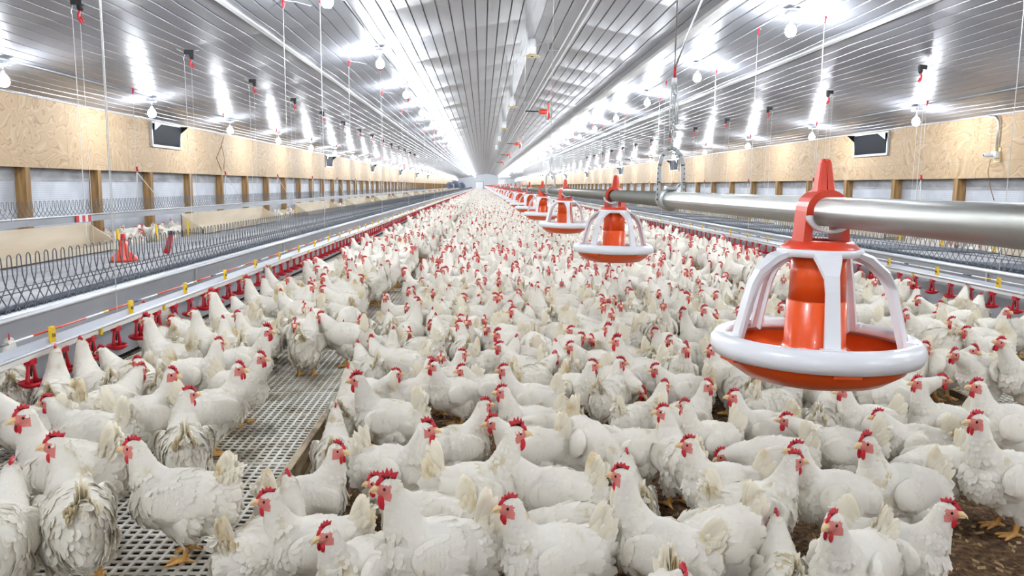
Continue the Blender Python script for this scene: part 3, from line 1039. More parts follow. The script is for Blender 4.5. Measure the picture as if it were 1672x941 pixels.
# ------------------------------------------------------------------ wall inlets, ceiling gear, cords
def build_gear():
    proto = {}
    for side, X, ysl in (('left', XL, [19.1, 38.9, 54.0, 72, 90, 108]), ('right', XR, [19.25, 39.2, 54.4, 72, 90, 108])):
        g = 1 if side == 'left' else -1
        for k, y in enumerate(ysl):
            if side not in proto:
                t = empty('air_inlet')
                mb = MB()
                w, h, d = 0.86, 0.29, 0.05
                for a, b in (((0, -w, -h), (g*d, w, -h+0.06)), ((0, -w, h-0.05), (g*d, w, h)), ((0, -w, -h), (g*d, -w+0.06, h)), ((0, w-0.06, -h), (g*d, w, h))):
                    mb.bbox(a, b, 0.006)
                mb.obj('frame', M['ventframe'], t)
                mb = MB(); mb.span((g*0.004, -w+0.05, -h+0.05), (g*0.014, w-0.05, h-0.04)); mb.obj('opening_shade', M['ventdark'], t)  # near-black sheet paints in the shade inside the inlet
                # flap hinged at the top, swung inward
                mb = MB()
                mb.extrude([(g*0.02, -w+0.07, -h+0.1), (g*0.03, -w+0.07, -h+0.1), (g*0.09, -w+0.07, h-0.05), (g*0.08, -w+0.07, h-0.04)], (0, 2*w-0.14, 0)); mb.obj('flap', M['ventdark'], t)
                mb = MB()
                yy = w-0.05
                mb.extrude([(g*0.02, yy, h-0.22), (g*0.02, yy, h-0.02), (g*0.26, yy, h-0.02)], (0, 0.012, 0)); mb.obj('side_cheek', M['ventdark'], t)
                mb = MB(); mb.extrude([(g*0.10, -w+0.03, h-0.03), (g*0.10, -w+0.42, h-0.03), (g*0.10, -w+0.03, h-0.20)], (g*0.012, 0, 0)); mb.obj('corner_gusset', M['ventframe'], t)
                proto[side] = t; o = t
            else:
                o = copy_tree(proto[side])
            o.location = (X, y, 2.50)
            tag(o, f'black air inlet with pale frame in the {side} plywood wall, {ordinal(k+1)} from the camera', 'vent', 'air inlets')

    # ceiling sensors: white pots with yellow flange on the ridge
    for k, y in enumerate((16.9, 27.5, 38, 49, 60)):
        t = empty('ceiling_pot', (XC-0.02, y, RIDGE-0.10))
        mb = MB(); mb.lathe([(0.001, 0.10), (0.085, 0.10), (0.09, -0.24), (0.001, -0.24)], seg=20); mb.obj('pot', M['white'], t)
        mb = MB(); mb.lathe([(0.03, -0.27), (0.17, -0.275), (0.175, -0.262), (0.10, -0.235), (0.03, -0.235)], seg=20); mb.obj('flange', M['yellowring'], t)
        mb = MB(); mb.lathe([(0.001, -0.278), (0.03, -0.278), (0.03, -0.25), (0.001, -0.25)], seg=10); mb.obj('port', M['black'], t)
        mb = MB(); mb.tube([(0.06, -0.05, -0.06), (0.20, -0.1, -0.02), (0.32, -0.1, 0.02), (0.40, 0.5, -0.06), (0.62, 0.6, -0.02)], 0.008, 5); mb.obj('cable', M['boxgrey'], t)
        tag(t, f'white pot with yellow flange under the ridge, {ordinal(k+1)} from the camera', 'ceiling pot', 'pots under the ridge')
    # orange circulation fans
    for k, (y, x) in enumerate(((26.6, 2.05), (47, 2.05), (64, 2.05), (84, 2.05))):
        t = empty('circulation_fan', (x, y, ceil_z(x)-0.42), 0.0)
        mb = MB(); mb.lathe([(0.001, -0.16), (0.075, -0.15), (0.09, 0.0), (0.075, 0.12), (0.001, 0.14)], seg=16, R=Matrix.Rotation(PI/2, 3, 'Y')); mb.obj('motor', M['orange2'], t)
        mb = MB()
        for q in range(3):
            a = 2*PI*q/3+0.5
            R = Matrix.Rotation(a, 3, 'X')
            V = np.array([(0.14, -0.05, 0.03), (0.18, 0.05, 0.03), (0.20, 0.11, 0.30), (0.12, -0.06, 0.32)])
            V = np.vstack([V, V+np.array((0.012, 0, 0))]) @ np.array(R).T
            mb.raw(V, [(0, 1, 2, 3), (7, 6, 5, 4), (0, 4, 5, 1), (1, 5, 6, 2), (2, 6, 7, 3), (3, 7, 4, 0)], 0, False)
        mb.obj('blades', M['orange2'], t)
        mb = MB()
        for rr_, xx in ((0.34, 0.10), (0.34, 0.24), (0.22, 0.28), (0.10, 0.29)):
            mb.tube([(xx, rr_*math.cos(w), rr_*math.sin(w)) for w in np.linspace(0, 2*PI, 24, endpoint=False)], 0.005, 4, closed=True)
        for w in np.linspace(0, 2*PI, 12, endpoint=False):
            mb.tube([(0.05, 0.09*math.cos(w), 0.09*math.sin(w)), (0.10, 0.34*math.cos(w), 0.34*math.sin(w)), (0.24, 0.34*math.cos(w), 0.34*math.sin(w)), (0.29, 0.08*math.cos(w), 0.08*math.sin(w))], 0.004, 4)
        mb.obj('wire_guard', M['galv'], t)
        mb = MB(); mb.tube([(-0.62, 0, 0.02), (-0.1, 0, 0.0)], 0.022, 8); mb.obj('support_arm', M['black'], t)
        mb = MB(); mb.tube([(0, 0, 0.08), (0.02, 0, 0.46)], 0.012, 6); mb.tube([(-0.55, 0, 0.02), (-0.5, 0, 0.50)], 0.008, 6); mb.obj('bracket', M['galv'], t)
        tag(t, f'orange circulation fan with wire guard under the right ceiling slope, {ordinal(k+1)} from the camera', 'fan', 'circulation fans')

    # winch pulleys with a red brake lever and their suspension cables
    pul = None
    for side in ('left', 'right'):
        x = XC+(-5.5 if side == 'left' else 5.8)
        g = 1 if side == 'left' else -1
        for k in range(14):
            y = (8.95 if side == 'left' else 8.9)+3.25*k
            if pul is None:
                pul = empty('cable_pulley')
                mb = MB(); mb.bbox((-0.10, -0.03, -0.05), (0.10, 0.03, 0.02), 0.006); mb.lathe([(0.001, -0.02), (0.05, -0.02), (0.04, 0), (0.05, 0.02), (0.001, 0.02)], (0.05, 0, -0.07), 12, R=Matrix.Rotation(PI/2, 3, 'X')); mb.obj('bracket', M['black'], pul)
                mb = MB(); mb.tube([(-0.10, 0, -0.02), (-0.16, 0.02, 0.0), (-0.25, 0.03, 0.03)], 0.008, 5); mb.tube([(-0.08, 0, -0.04), (-0.12, 0, -0.12), (-0.10, 0, -0.16)], 0.007, 5); mb.tube([(0.08, 0, 0), (0.2, 0, 0.02)], 0.006, 5); mb.obj('wire_arm', M['galv'], pul)
                mb = MB(); mb.tube([(0.05, 0, -0.10), (0.015, 0, -0.15), (0.02, 0, -0.20), (0.06, 0, -0.25)], [0.014, 0.022, 0.022, 0.010], 8); mb.tube([(0.05, 0, -0.18), (0.10, 0, -0.24)], 0.012, 6); mb.obj('red_lever', M['red'], pul)
                mb = MB(); z1 = 0.62-(ceil_z(XC-5.7)-0.04)
                mb.tube([(0.035, 0, -0.2), (0.035, 0, z1)], 0.0035, 5); mb.tube([(-0.10, 0, -0.15), (-0.09, 0, z1+0.15), (0.0, 0, z1)], 0.005, 5); mb.obj('cable', M['cord'], pul)
                o = pul
            else:
                o = copy_tree(pul)
            o.location = (x, y, ceil_z(x)-0.07); o.scale = (0.72, 0.72, 1.0); o.rotation_euler = (0, 0, rnd.uniform(-0.3, 0.3)+(0 if g > 0 else PI))
            tag(o, f'black pulley with red lever and hanging cables on the {side} ceiling, {ordinal(k+1)} from the camera', 'pulley', f'{side} ceiling pulleys')
    # white cords with red hooks
    cord = {}
    sets = [('nest fence', XC-3.68, 5.6, 5.0, 0.99, 12, 'left'), ('nest fence', XC+3.68, 5.9, 5.05, 0.99, 12, 'right'),
            ('wall trough', XC-7.36, 9.6, 4.88, 0.88, 12, 'left'), ('wall trough', XC+7.36, 9.8, 4.88, 0.88, 12, 'right'),
            ('drinker line', XC-3.22, 4.6, 6.1, 0.64, 10, 'left'), ('drinker line', XC+3.22, 6.2, 6.1, 0.64, 10, 'right')]
    for what, x, y0, sp, zb, n, side in sets:
        key = (what, side)
        top = ceil_z(x)
        for k in range(n):
            if key not in cord:
                t = empty('suspension_cord')
                mb = MB(); mb.tube([(0, 0, -0.10), (0.002, 0, (zb-top)*0.5), (0, 0, zb-top)], 0.0029, 5); mb.obj('cord', M['cord'], t)
                mb = MB(); mb.tube([(0, 0, 0.0), (0.012, 0, -0.03), (0.0, 0, -0.11)], [0.01, 0.02, 0.012], 6); mb.obj('red_hook', M['red'], t)
                mb = MB(); mb.tube([(0, 0, -0.015), (0.16, 0.1, -0.012), (0.32, 0.2, -0.035)], 0.006, 5); mb.obj('ceiling_line', M['boxgrey'], t)
                if what == 'wall trough':
                    mb = MB(); zz = zb-top
                    mb.tube([(0, 0, zz+0.8), (0.01, 0, zz+0.72)], 0.02, 6); mb.obj('red_stopper', M['red'], t)
                    mb = MB(); mb.tube([(0, 0, zz+0.7), (0.12, 0.35, zz+0.35), (0.2, 0.7, zz)], 0.007, 5); mb.tube([(0, 0, zz+0.7), (0.0, -0.06, zz+0.2), (0.0, 0.05, zz-0.12)], 0.008, 5); mb.obj('rope_tail', M['cord'], t)
                cord[key] = t; o = t
            else:
                o = copy_tree(cord[key])
            o.location = (x, y0+sp*k, top-0.0)
            tag(o, f'thin white cord with red hook holding the {side} {what}, {ordinal(k+1)} from the camera', 'cord', f'cords of the {side} {what}')
    # yellow tags standing along the rear of the left nests
    tg = None
    for side in ('left', 'right'):
        for k, y in enumerate(np.arange(9.75, 40, 0.86 if False else 1.15)):
            if (y-4.9) % 7.2 < 4.5:
                continue
            x = mir(-4.52, side)
            if tg is None:
                mb = MB(); mb.bbox((-0.012, -0.02, -0.02), (0.012, 0.02, 0.20), 0.004); mb.bbox((-0.016, -0.03, -0.02), (0.016, 0.03, 0.0), 0.004)
                tg = mb.obj('marker_tag', M['yellow']); o = tg
            else:
                o = tg.copy(); COL.objects.link(o)
            o.location = (x, y, 0.62)
            tag(o, f'yellow upright tag on the rear edge of the {side} nests, {y:.1f} metres along', 'tag', 'yellow tags')
    # orange hopper lying behind the loops
    t = empty('feed_scoop', (-3.45, 7.55, 0.645), 0.4)
    mb = MB(); mb.lathe([(0.001, 0.0), (0.13, 0.0), (0.12, 0.03), (0.045, 0.11), (0.035, 0.20), (0.001, 0.20)], seg=20); mb.obj('cone', M['orange2'], t)
    mb = MB(); mb.lathe([(0.001, 0.20), (0.025, 0.20), (0.022, 0.26), (0.001, 0.26)], seg=12); mb.obj('neck', M['red'], t)
    tag(t, 'orange cone shaped hopper on the grey roof behind the wire loops', 'hopper')
    t = empty('scraper', (-3.35, 8.3, 0.65), 0.2)
    mb = MB(); mb.tube([(0, 0, 0.0), (0.05, 0.03, 0.20)], 0.03, 8); mb.obj('handle', M['red'], t)
    mb = MB(); mb.bbox((0.02, 0.0, 0.20), (0.09, 0.06, 0.24), 0.004); mb.obj('cap', M['black'], t)
    tag(t, 'short red stick with black cap behind the wire loops', 'tool')
    # small black and red bits clipped to the far fence
    # camera and conduit on the right plywood
    t = empty('wall_sensor', (XR, 14.42, 2.06))
    mb = MB(); mb.bbox((-0.02, -0.09, -0.14), (0.0, 0.09, 0.14), 0.006); mb.obj('back_plate', M['yellowring'], t)
    mb = MB(); mb.bbox((-0.10, -0.08, -0.06), (-0.02, 0.08, 0.07), 0.01); mb.lathe([(0.001, 0), (0.045, 0), (0.035, 0.16), (0.001, 0.16)], (-0.10, 0.03, 0.0), 14, R=Matrix.Rotation(-PI/2, 3, 'Y')); mb.obj('sensor_body', M['white'], t)
    mb = MB(); mb.sphere((-0.262, 0.03, 0), (0.01, 0.02, 0.02)); mb.obj('lens', M['black'], t)
    mb = MB(); mb.tube([(-0.04, 0, 0.06), (-0.04, 0, 0.62), (-0.06, 0.05, 0.70), (-0.10, 0.22, 0.745)], 0.022, 8); mb.obj('conduit', M['galv'], t)
    mb = MB(); mb.tube([(-0.09, 0.05, -0.05), (-0.10, 0.10, -0.30), (-0.08, 0.02, -0.60), (-0.06, -0.10, -0.85)], 0.008, 5); mb.obj('loose_wire', M['post'], t)
    tag(t, 'white sensor box with conduit pipe on the right plywood wall', 'sensor')
    # loose brown wire on left plywood
    t = MB(); t.tube([(XL+0.03, 23.3, 2.78), (XL+0.06, 22.9, 2.45), (XL+0.05, 22.5, 2.1), (XL+0.05, 22.9, 1.75)], 0.012, 5); t.tube([(XL+0.06, 22.95, 2.45), (XL+0.05, 23.2, 2.1), (XL+0.04, 23.1, 1.8)], 0.010, 5)
    tag(t.obj('loose_wire', M['post']), 'loose brown wire loop hanging on the left plywood wall', 'wire')
    # red and white ribbon on the left trough
    mb = MB(); 
    for q in range(5):
        mb.box((XL+1.4, 12.1+0.09*q, 0.83), (0.012, 0.09, 0.10), q % 2)
    tag(mb.obj('warning_tape', [M['red'], M['white']]), 'red and white tape wrapped on the left wall trough', 'tape')


build_gear()
# ------------------------------------------------------------------ hens
HEN_MATS = ('feather', 'leg', 'face')


def remesh_mesh(balls, voxel, smooth_it, name):
    """One continuous skin around a set of balls (centre, radii, rotation)."""
    mb = MB()
    for c, r, R in balls:
        mb.sphere(c, r, 14, 9, 0, R)
    me = mb.mesh('tmp', [])
    o = bpy.data.objects.new('tmp', me); COL.objects.link(o)
    md = o.modifiers.new('r', 'REMESH'); md.mode = 'VOXEL'; md.voxel_size = voxel
    ms = o.modifiers.new('s', 'SMOOTH'); ms.factor = 0.5; ms.iterations = smooth_it
    dg = bpy.context.evaluated_depsgraph_get(); dg.update()
    out = bpy.data.meshes.new_from_object(o.evaluated_get(dg))
    bpy.data.objects.remove(o); bpy.data.meshes.remove(me)
    out.name = name
    return out


def chain(balls, pts, rad, step=0.5):
    for i in range(len(pts)-1):
        a = Vector(pts[i]); b = Vector(pts[i+1]); ra = rad[i]; rb = rad[i+1]
        d = (b-a).length
        n = max(1, int(d/(max(min(ra, rb), 0.004)*step)))
        for k in range(n+1):
            t = k/n
            r = ra+(rb-ra)*t
            balls.append((a.lerp(b, t), (r, r, r), None))


def feather_arrays(P, Nn, T, Ln, Wd, lift, camber, r):
    """Overlapping curved feather blades rooted at P, lying along T."""
    n = len(P)
    B = np.cross(Nn, T)
    s = np.array([0.0, 0.30, 0.62, 0.86, 1.0]); wv = np.array([0.45, 0.92, 1.0, 0.72, 0.22])
    u = np.array([-1.0, 0.0, 1.0])
    V = np.zeros((n, 5, 3, 3))
    for i in range(5):
        for j in range(3):
            V[:, i, j, :] = (P-Nn*0.0015+T*(Ln*s[i])[:, None]+B*(Wd*wv[i]*u[j]*0.5)[:, None]
                             + Nn*((lift*s[i]**1.3)-camber*Wd*(u[j]**2)*wv[i])[:, None])
    F = []
    base = np.arange(n)*15
    fs = []
    for i in range(4):
        for j in range(2):
            a = base+i*3+j
            fs.append(np.stack([a, a+1, a+4, a+3], 1))
    return V.reshape(-1, 3), np.concatenate(fs)


def mesh_np(name, V, F, mats, smooth=True, midx=None):
    me = bpy.data.meshes.new(name)
    V = np.ascontiguousarray(V, dtype=np.float32); F = np.ascontiguousarray(F, dtype=np.int32)
    k = F.shape[1]
    me.vertices.add(len(V)); me.vertices.foreach_set('co', V.ravel())
    me.loops.add(F.size); me.loops.foreach_set('vertex_index', F.ravel())
    me.polygons.add(len(F)); me.polygons.foreach_set('loop_start', np.arange(0, F.size, k, dtype=np.int32))
    for m_ in mats: me.materials.append(m_)
    if midx is not None: me.polygons.foreach_set('material_index', np.ascontiguousarray(midx, dtype=np.int32))
    me.polygons.foreach_set('use_smooth', np.ones(len(F), dtype=bool) if smooth else np.zeros(len(F), dtype=bool))
    me.update(calc_edges=True)
    return me


def hen_parts(pose, seed=0):
    """Meshes of one hen; forward +x, left +y, ground z = 0."""
    r = np.random.default_rng(100+seed)
    p = dict(head=(0.150, 0, 0.395), yaw=0.0, pitch=0.0, neckmid=(0.132, 0, 0.325), base=(0.105, 0, 0.255), tail=45.0, sit=0.0, roo=0, stance=0.0, body_pitch=0.0)
    p.update(pose)
    sit = p['sit']
    bz = -sit
    balls = []
    E = lambda c, rad, ry=0.0, rx=0.0: balls.append((Vector((c[0], c[1], c[2]+bz)), rad, Matrix.Rotation(math.radians(ry), 3, 'Y') @ Matrix.Rotation(math.radians(rx), 3, 'X')))
    bp = p['body_pitch']
    def up(x, z): return z+math.tan(math.radians(bp))*(-x)
    E((0.010, 0, up(0.01, 0.215)), (0.152, 0.102, 0.106), bp-4)
    E((0.085, 0, up(0.085, 0.215)), (0.098, 0.088, 0.098))
    E((-0.065, 0, up(-0.065, 0.215)), (0.098, 0.090, 0.092))
    E((0.0, 0, up(0, 0.150)), (0.095, 0.080, 0.078))
    E((-0.055, 0, up(-0.055, 0.150)), (0.070, 0.070, 0.070))
    E((-0.105, 0, up(-0.105, 0.195)), (0.072, 0.076, 0.085))
    E((-0.130, 0, up(-0.130, 0.225)), (0.056, 0.056, 0.060))
    E((-0.120, 0, up(-0.12, 0.245)), (0.062, 0.052, 0.055), 25)
    tv = math.radians(p['tail']); tb0 = Vector((-0.112, 0, up(-0.115, 0.258)+bz)); tdir = Vector((-math.cos(tv), 0, math.sin(tv)))
    chain(balls, [tb0, tb0+tdir*0.040, tb0+tdir*0.080], [0.036, 0.027, 0.013], 0.45)
    # neck and head
    H = Vector(p['head'])+Vector((0, 0, bz if p['head'][2] > 0.2 else 0)); NM = Vector(p['neckmid'])+Vector((0, 0, bz)); NB = Vector(p['base'])+Vector((0, 0, bz))
    chain(balls, [NB-Vector((0.03, 0, 0.02)), NB.lerp(NM, 0.5), NM, NM.lerp(H, 0.6), H], [0.080, 0.062, 0.049, 0.037, 0.030], 0.45)
    cy, sy = math.cos(p['yaw']), math.sin(p['yaw']); cp, sp = math.cos(p['pitch']), math.sin(p['pitch'])
    hf = Vector((cp*cy, cp*sy, sp)); hl = Vector((-sy, cy, 0)); hu = hf.cross(hl)
    HR = Matrix((hf, hl, hu)).transposed()
    balls.append((H+hf*0.008+hu*0.004, (0.034, 0.0265, 0.0285), HR))
    balls.append((H+hf*0.028-hu*0.002, (0.022, 0.0185, 0.0195), HR))
    # thighs, shanks, feet
    legs_z = 0.0
    for sg in (-1, 1):
        y = sg*0.048
        dx = p['stance']*sg*0.03
        if sit < 0.05:
            chain(balls, [(-0.02+dx, y, 0.155+bz), (-0.012+dx, y, 0.105), (-0.018+dx, y, 0.078)], [0.056, 0.036, 0.016], 0.4)
            chain(balls, [(-0.018+dx, y, 0.080), (-0.004+dx, y, 0.018)], [0.0115, 0.0105], 0.5)
            for a in (-28, 0, 28):
                ca, sa = math.cos(math.radians(a)), math.sin(math.radians(a))
                chain(balls, [(-0.004+dx, y, 0.016), (0.025*ca+dx, y+0.025*sa, 0.012), (0.058*ca+dx, y+0.058*sa, 0.007)], [0.0105, 0.0085, 0.0055], 0.5)
            chain(balls, [(-0.004+dx, y, 0.016), (-0.034+dx, y*0.93, 0.007)], [0.0095, 0.005], 0.5)
    body = remesh_mesh(balls, 0.0046, 6, 'hen')
    nv = len(body.vertices)
    co = np.empty(nv*3, np.float32); body.vertices.foreach_get('co', co); co = co.reshape(-1, 3).astype(float)
    nf = len(body.polygons)
    cen = np.empty(nf*3, np.float32); body.polygons.foreach_get('center', cen); cen = cen.reshape(-1, 3).astype(float)
    nor = np.empty(nf*3, np.float32); body.polygons.foreach_get('normal', nor); nor = nor.reshape(-1, 3).astype(float)
    area = np.empty(nf, np.float32); body.polygons.foreach_get('area', area)
    for k in HEN_MATS: body.materials.append(M[k])
    # regions
    Ha = np.array(H); rel = cen-Ha
    f_ = rel @ np.array(hf); u_ = rel @ np.array(hu); l_ = rel @ np.array(hl)
    face = (f_ > 0.006) & (u_ < 0.017+0.1*np.clip(f_-0.02, 0, 1)) & (u_ > -0.026) & (np.abs(l_) < 0.04) & (f_ < 0.06) & (((f_-0.02)/0.026)**2+((u_+0.003)/0.024)**2 < 1.2)
    leg = (cen[:, 2] < 0.078) & (np.abs(np.abs(cen[:, 1])-0.048) < 0.045) & (cen[:, 0] < 0.08) & (cen[:, 0] > -0.06) & (sit < 0.05)
    tip = np.linalg.norm(rel, axis=1) < 0.075
    if p['head'][2] < 0.2: leg &= ~tip
    # legs only where the mesh is thin: drop the belly (area near the axis)
    leg &= ~((cen[:, 2] > 0.070) & (np.abs(cen[:, 1]) < 0.02))
    mi = np.zeros(nf, np.int32); mi[leg] = 1; mi[face] = 2
    body.polygons.foreach_set('material_index', mi)
    body.polygons.foreach_set('use_smooth', np.ones(nf, dtype=bool))

    # plumage -------------------------------------------------------------
    TB = Vector((-0.115, 0, up(-0.115, 0.262)+bz)); te = math.radians(p['tail'])
    spine = np.array([H+hf*0.03, H-hf*0.006, NM.lerp(H, 0.5), NM, NB+Vector((-0.03, 0, 0.02)), Vector((0.0, 0, up(0, 0.29)+bz)), TB+Vector((-0.02, 0, 0.02)), TB+Vector((-0.08*math.cos(te), 0, 0.08*math.sin(te)))])
    mid = (spine[1:]+spine[:-1])/2; tan = spine[1:]-spine[:-1]; tan /= np.linalg.norm(tan, axis=1)[:, None]
    ok = ~(face | leg) & (area > 0)
    idx = np.where(ok)[0]
    # weights: smaller, denser on neck and head
    dneck = np.linalg.norm(cen[:, None, :]-mid[None, :, :], axis=2)
    seg = dneck.argmin(1)
    headness = np.clip(1-np.linalg.norm(rel, axis=1)/0.17, 0, 1)
    isneck = (seg <= 3)
    wgt = area*(1+2.6*headness+0.8*isneck)
    pr = wgt[idx]/wgt[idx].sum()
    n = 1500
    pick = r.choice(idx, n, replace=False, p=pr)
    P = cen[pick]; Nn = nor[pick]
    w_ = np.exp(-(dneck[pick]/0.05)**2)+1e-6
    T = (w_[:, :, None]*tan[None]).sum(1)
    low = np.clip((0.24+bz-P[:, 2])/0.12, 0, 1)*(P[:, 0] < 0.14)
    T = T/np.linalg.norm(T, axis=1)[:, None]
    bodyflow = np.array([-1.0, 0, -0.35])
    T = T*(1-low)[:, None]+bodyflow[None]*low[:, None]
    backface = np.clip(-Nn[:, 0]-0.25, 0, 1)*(P[:, 0] < 0)
    T += np.array([0, 0, -1.9])[None]*backface[:, None]
    T += r.normal(0, 0.16, (n, 3))
    T -= Nn*(T*Nn).sum(1)[:, None]; T /= np.linalg.norm(T, axis=1)[:, None]
    hs = headness[pick]
    Ln = (0.034+0.010*r.random(n))*(1-0.66*hs)*np.where(isneck[pick], 0.9, 1.0)
    Wd = (0.022+0.006*r.random(n))*(1-0.60*hs)
    rump = np.clip((-0.05-P[:, 0])/0.08, 0, 1)*(P[:, 2] < 0.20)
    lift = (0.0013+0.0028*r.random(n)+0.003*rump*r.random(n))*(1-0.7*hs)
    Ln *= 1+0.25*rump-0.25*backface
    lift *= 1-0.85*backface
    V, F = feather_arrays(P, Nn, T, Ln*1.08, Wd, lift, 0.075, r)
    plum = mesh_np('plumage', V, F, [M['feather']])

    # wings ---------------------------------------------------------------
    wings = []
    for sg in (-1, 1):
        mb = MB()
        C = np.array((0.004, sg*0.076, up(-0.02, 0.232)+bz)); R = Matrix.Rotation(math.radians(sg*16), 3, 'Z') @ Matrix.Rotation(math.radians(-6-bp*0.5), 3, 'Y') @ Matrix.Rotation(math.radians(sg*13), 3, 'X')
        rad = np.array((0.108, 0.024, 0.064))
        mb.sphere(C, rad, 24, 14, 0, R)
        Vb, Fb, _, _ = mb.arrays()
        tri = []
        for f in Fb:
            tri.append(f if len(f) == 4 else (f[0], f[1], f[2], f[2]))
        # feathers over the outer shell, in rows from front to back
        nW = 210
        t = np.concatenate([np.repeat(np.linspace(0.92, -0.55, 12), 15), r.uniform(-0.8, 0.9, nW-180)])
        q = np.concatenate([np.tile(np.linspace(-0.9, 0.9, 15), 12), r.uniform(-0.9, 0.9, nW-180)])+r.normal(0, 0.03, nW)
        q *= np.sqrt(np.clip(1-t**2*0.9, 0.05, 1)); t = t+r.normal(0, 0.02, nW)
        yy = np.sqrt(np.clip(1-t**2-q**2, 0.02, 1))
        loc = np.stack([t*rad[0], sg*yy*rad[1], q*rad[2]], 1)
        nn = np.stack([t/rad[0], sg*yy/rad[1], q/rad[2]], 1); nn /= np.linalg.norm(nn, axis=1)[:, None]
        tt = np.tile(np.array([-1.0, 0, -0.12]), (nW, 1))+r.normal(0, 0.06, (nW, 3))
        Rm = np.array(R)
        loc = loc @ Rm.T+C; nn = nn @ Rm.T; tt = tt @ Rm.T
        tt -= nn*(tt*nn).sum(1)[:, None]; tt /= np.linalg.norm(tt, axis=1)[:, None]
        back = np.clip((0.3-t)/1.2, 0, 1)
        Lw = 0.030+0.024*back; Ww = 0.020+0.004*back
        V1, F1 = feather_arrays(loc, nn, tt, Lw, Ww, 0.0012+0.0015*r.random(nW), 0.06, r)
        # long flight feathers along the lower rear edge
        m = 9
        a = np.linspace(0, 1, m)
        loc = np.stack([0.05-0.085*a, np.full(m, sg*0.012)+sg*0.004*a, -0.046+0.052*a], 1) @ Rm.T+C
        nn = np.tile(np.array([0.0, sg, -0.15]), (m, 1)) @ Rm.T; nn /= np.linalg.norm(nn, axis=1)[:, None]
        tt = np.stack([np.full(m, -1.0), np.full(m, -0.10*sg), -0.10+0.16*a], 1) @ Rm.T
        tt -= nn*(tt*nn).sum(1)[:, None]; tt /= np.linalg.norm(tt, axis=1)[:, None]
        V2, F2 = feather_arrays(loc, nn, tt, np.full(m, 0.092), np.full(m, 0.026), np.full(m, 0.002), 0.08, r)
        V = np.vstack([Vb, V1, V2]); F = np.vstack([np.array(tri), F1+len(Vb), F2+len(Vb)+len(V1)])
        wings.append(tri_safe('wing', V, F, [M['feather']]))

    # tail ----------------------------------------------------------------
    m = 22
    a = np.tile(np.linspace(0, 1, 11), 2); sd = np.repeat([-1.0, 1.0], 11)
    el = te+math.radians(26)-math.radians(36)*a
    yaw = sd*(0.02+0.04*a)
    T = np.stack([-np.cos(el)*np.cos(yaw), np.cos(el)*np.sin(yaw), np.sin(el)], 1)+r.normal(0, 0.03, (m, 3))
    T /= np.linalg.norm(T, axis=1)[:, None]
    Nn = np.stack([np.zeros(m)+0.05, sd*1.0, 0.25+0.55*a], 1)
    Nn -= T*(Nn*T).sum(1)[:, None]; Nn /= np.linalg.norm(Nn, axis=1)[:, None]
    P = np.array(TB)+np.stack([0.01-0.01*a, sd*(0.006+0.016*a), 0.012-0.020*a], 1)
    Ln = (0.118-0.030*a)*(1+r.normal(0, 0.07, m))*p.get('taillen', 1.0)
    V, F = feather_arrays(P, Nn, T, Ln, np.full(m, 0.034), np.full(m, 0.004), 0.12, r)
    # fluffy coverts at the root
    k = 36
    aa = r.random(k); ss = np.where(r.random(k) < 0.5, -1.0, 1.0)
    el = te+0.4-0.5*aa; yw = ss*(0.05+0.22*r.random(k))
    T2 = np.stack([-np.cos(el)*np.cos(yw), np.cos(el)*np.sin(yw), np.sin(el)], 1)
    N2 = np.stack([np.full(k, 0.1), ss, 0.6*np.ones(k)], 1); N2 -= T2*(N2*T2).sum(1)[:, None]; N2 /= np.linalg.norm(N2, axis=1)[:, None]
    P2 = np.array(TB)+np.stack([0.02-0.05*r.random(k), ss*(0.012+0.030*aa), 0.020-0.025*aa], 1)
    V3, F3 = feather_arrays(P2, N2, T2, 0.040+0.025*r.random(k), np.full(k, 0.022), 0.004*r.random(k), 0.12, r)
    tail = mesh_np('tail', np.vstack([V, V3]), np.vstack([F, F3+len(V)]), [M['tailf']])

    # head gear ------------------------------------------------------------
    def hp(f, l, u): return tuple(H+hf*f+hl*l+hu*u)
    roo = p['roo']
    cs = [1.0, 1.75, 1.35][roo]
    mb = MB()
    uo = 0.008
    cs = [0.95, 1.65, 1.3][roo]
    out = [(0.046, 0.006), (0.050, 0.013), (0.046, 0.016+0.006*cs), (0.040, 0.018+0.006*cs), (0.038, 0.022+0.013*cs), (0.033, 0.020+0.008*cs), (0.028, 0.024+0.018*cs), (0.022, 0.022+0.011*cs), (0.016, 0.026+0.020*cs), (0.010, 0.024+0.012*cs), (0.002, 0.026+0.018*cs), (-0.002, 0.024+0.010*cs), (-0.012-0.004*cs, 0.024+0.011*cs), (-0.010, 0.020), (0.0, 0.022), (0.015, 0.026), (0.030, 0.020)]
    out = [(f, u+uo*min(1, max(0, (0.048-f)/0.014))) for f, u in out]
    n_ = len(out)
    V = []
    th = 0.0030+0.0008*cs
    for l, sc in ((-th, 0.0), (0, 1.0), (th, 0.0)):
        for i, (f, u) in enumerate(out):
            cx, cu = 0.018, 0.026
            k_ = 1.0 if sc else 0.86
            V.append(hp(cx+(f-cx)*k_, l, cu+(u-cu)*k_ if u > 0.02 else u))
    Fc = []
    for ring in range(2):
        for i in range(n_):
            j = (i+1) % n_
            Fc.append((ring*n_+i, ring*n_+j, (ring+1)*n_+j, (ring+1)*n_+i))
    # side caps as fans
    for ring in (0, 2):
        V.append(hp(0.016, (-th if ring == 0 else th), 0.027)); ci = len(V)-1
        for i in range(n_):
            j = (i+1) % n_
            Fc.append((ci, ring*n_+j, ring*n_+i) if ring == 0 else (ci, ring*n_+i, ring*n_+j))
    mb.raw(V, Fc); comb = mb.mesh('comb', [M['comb']])
    wat = []
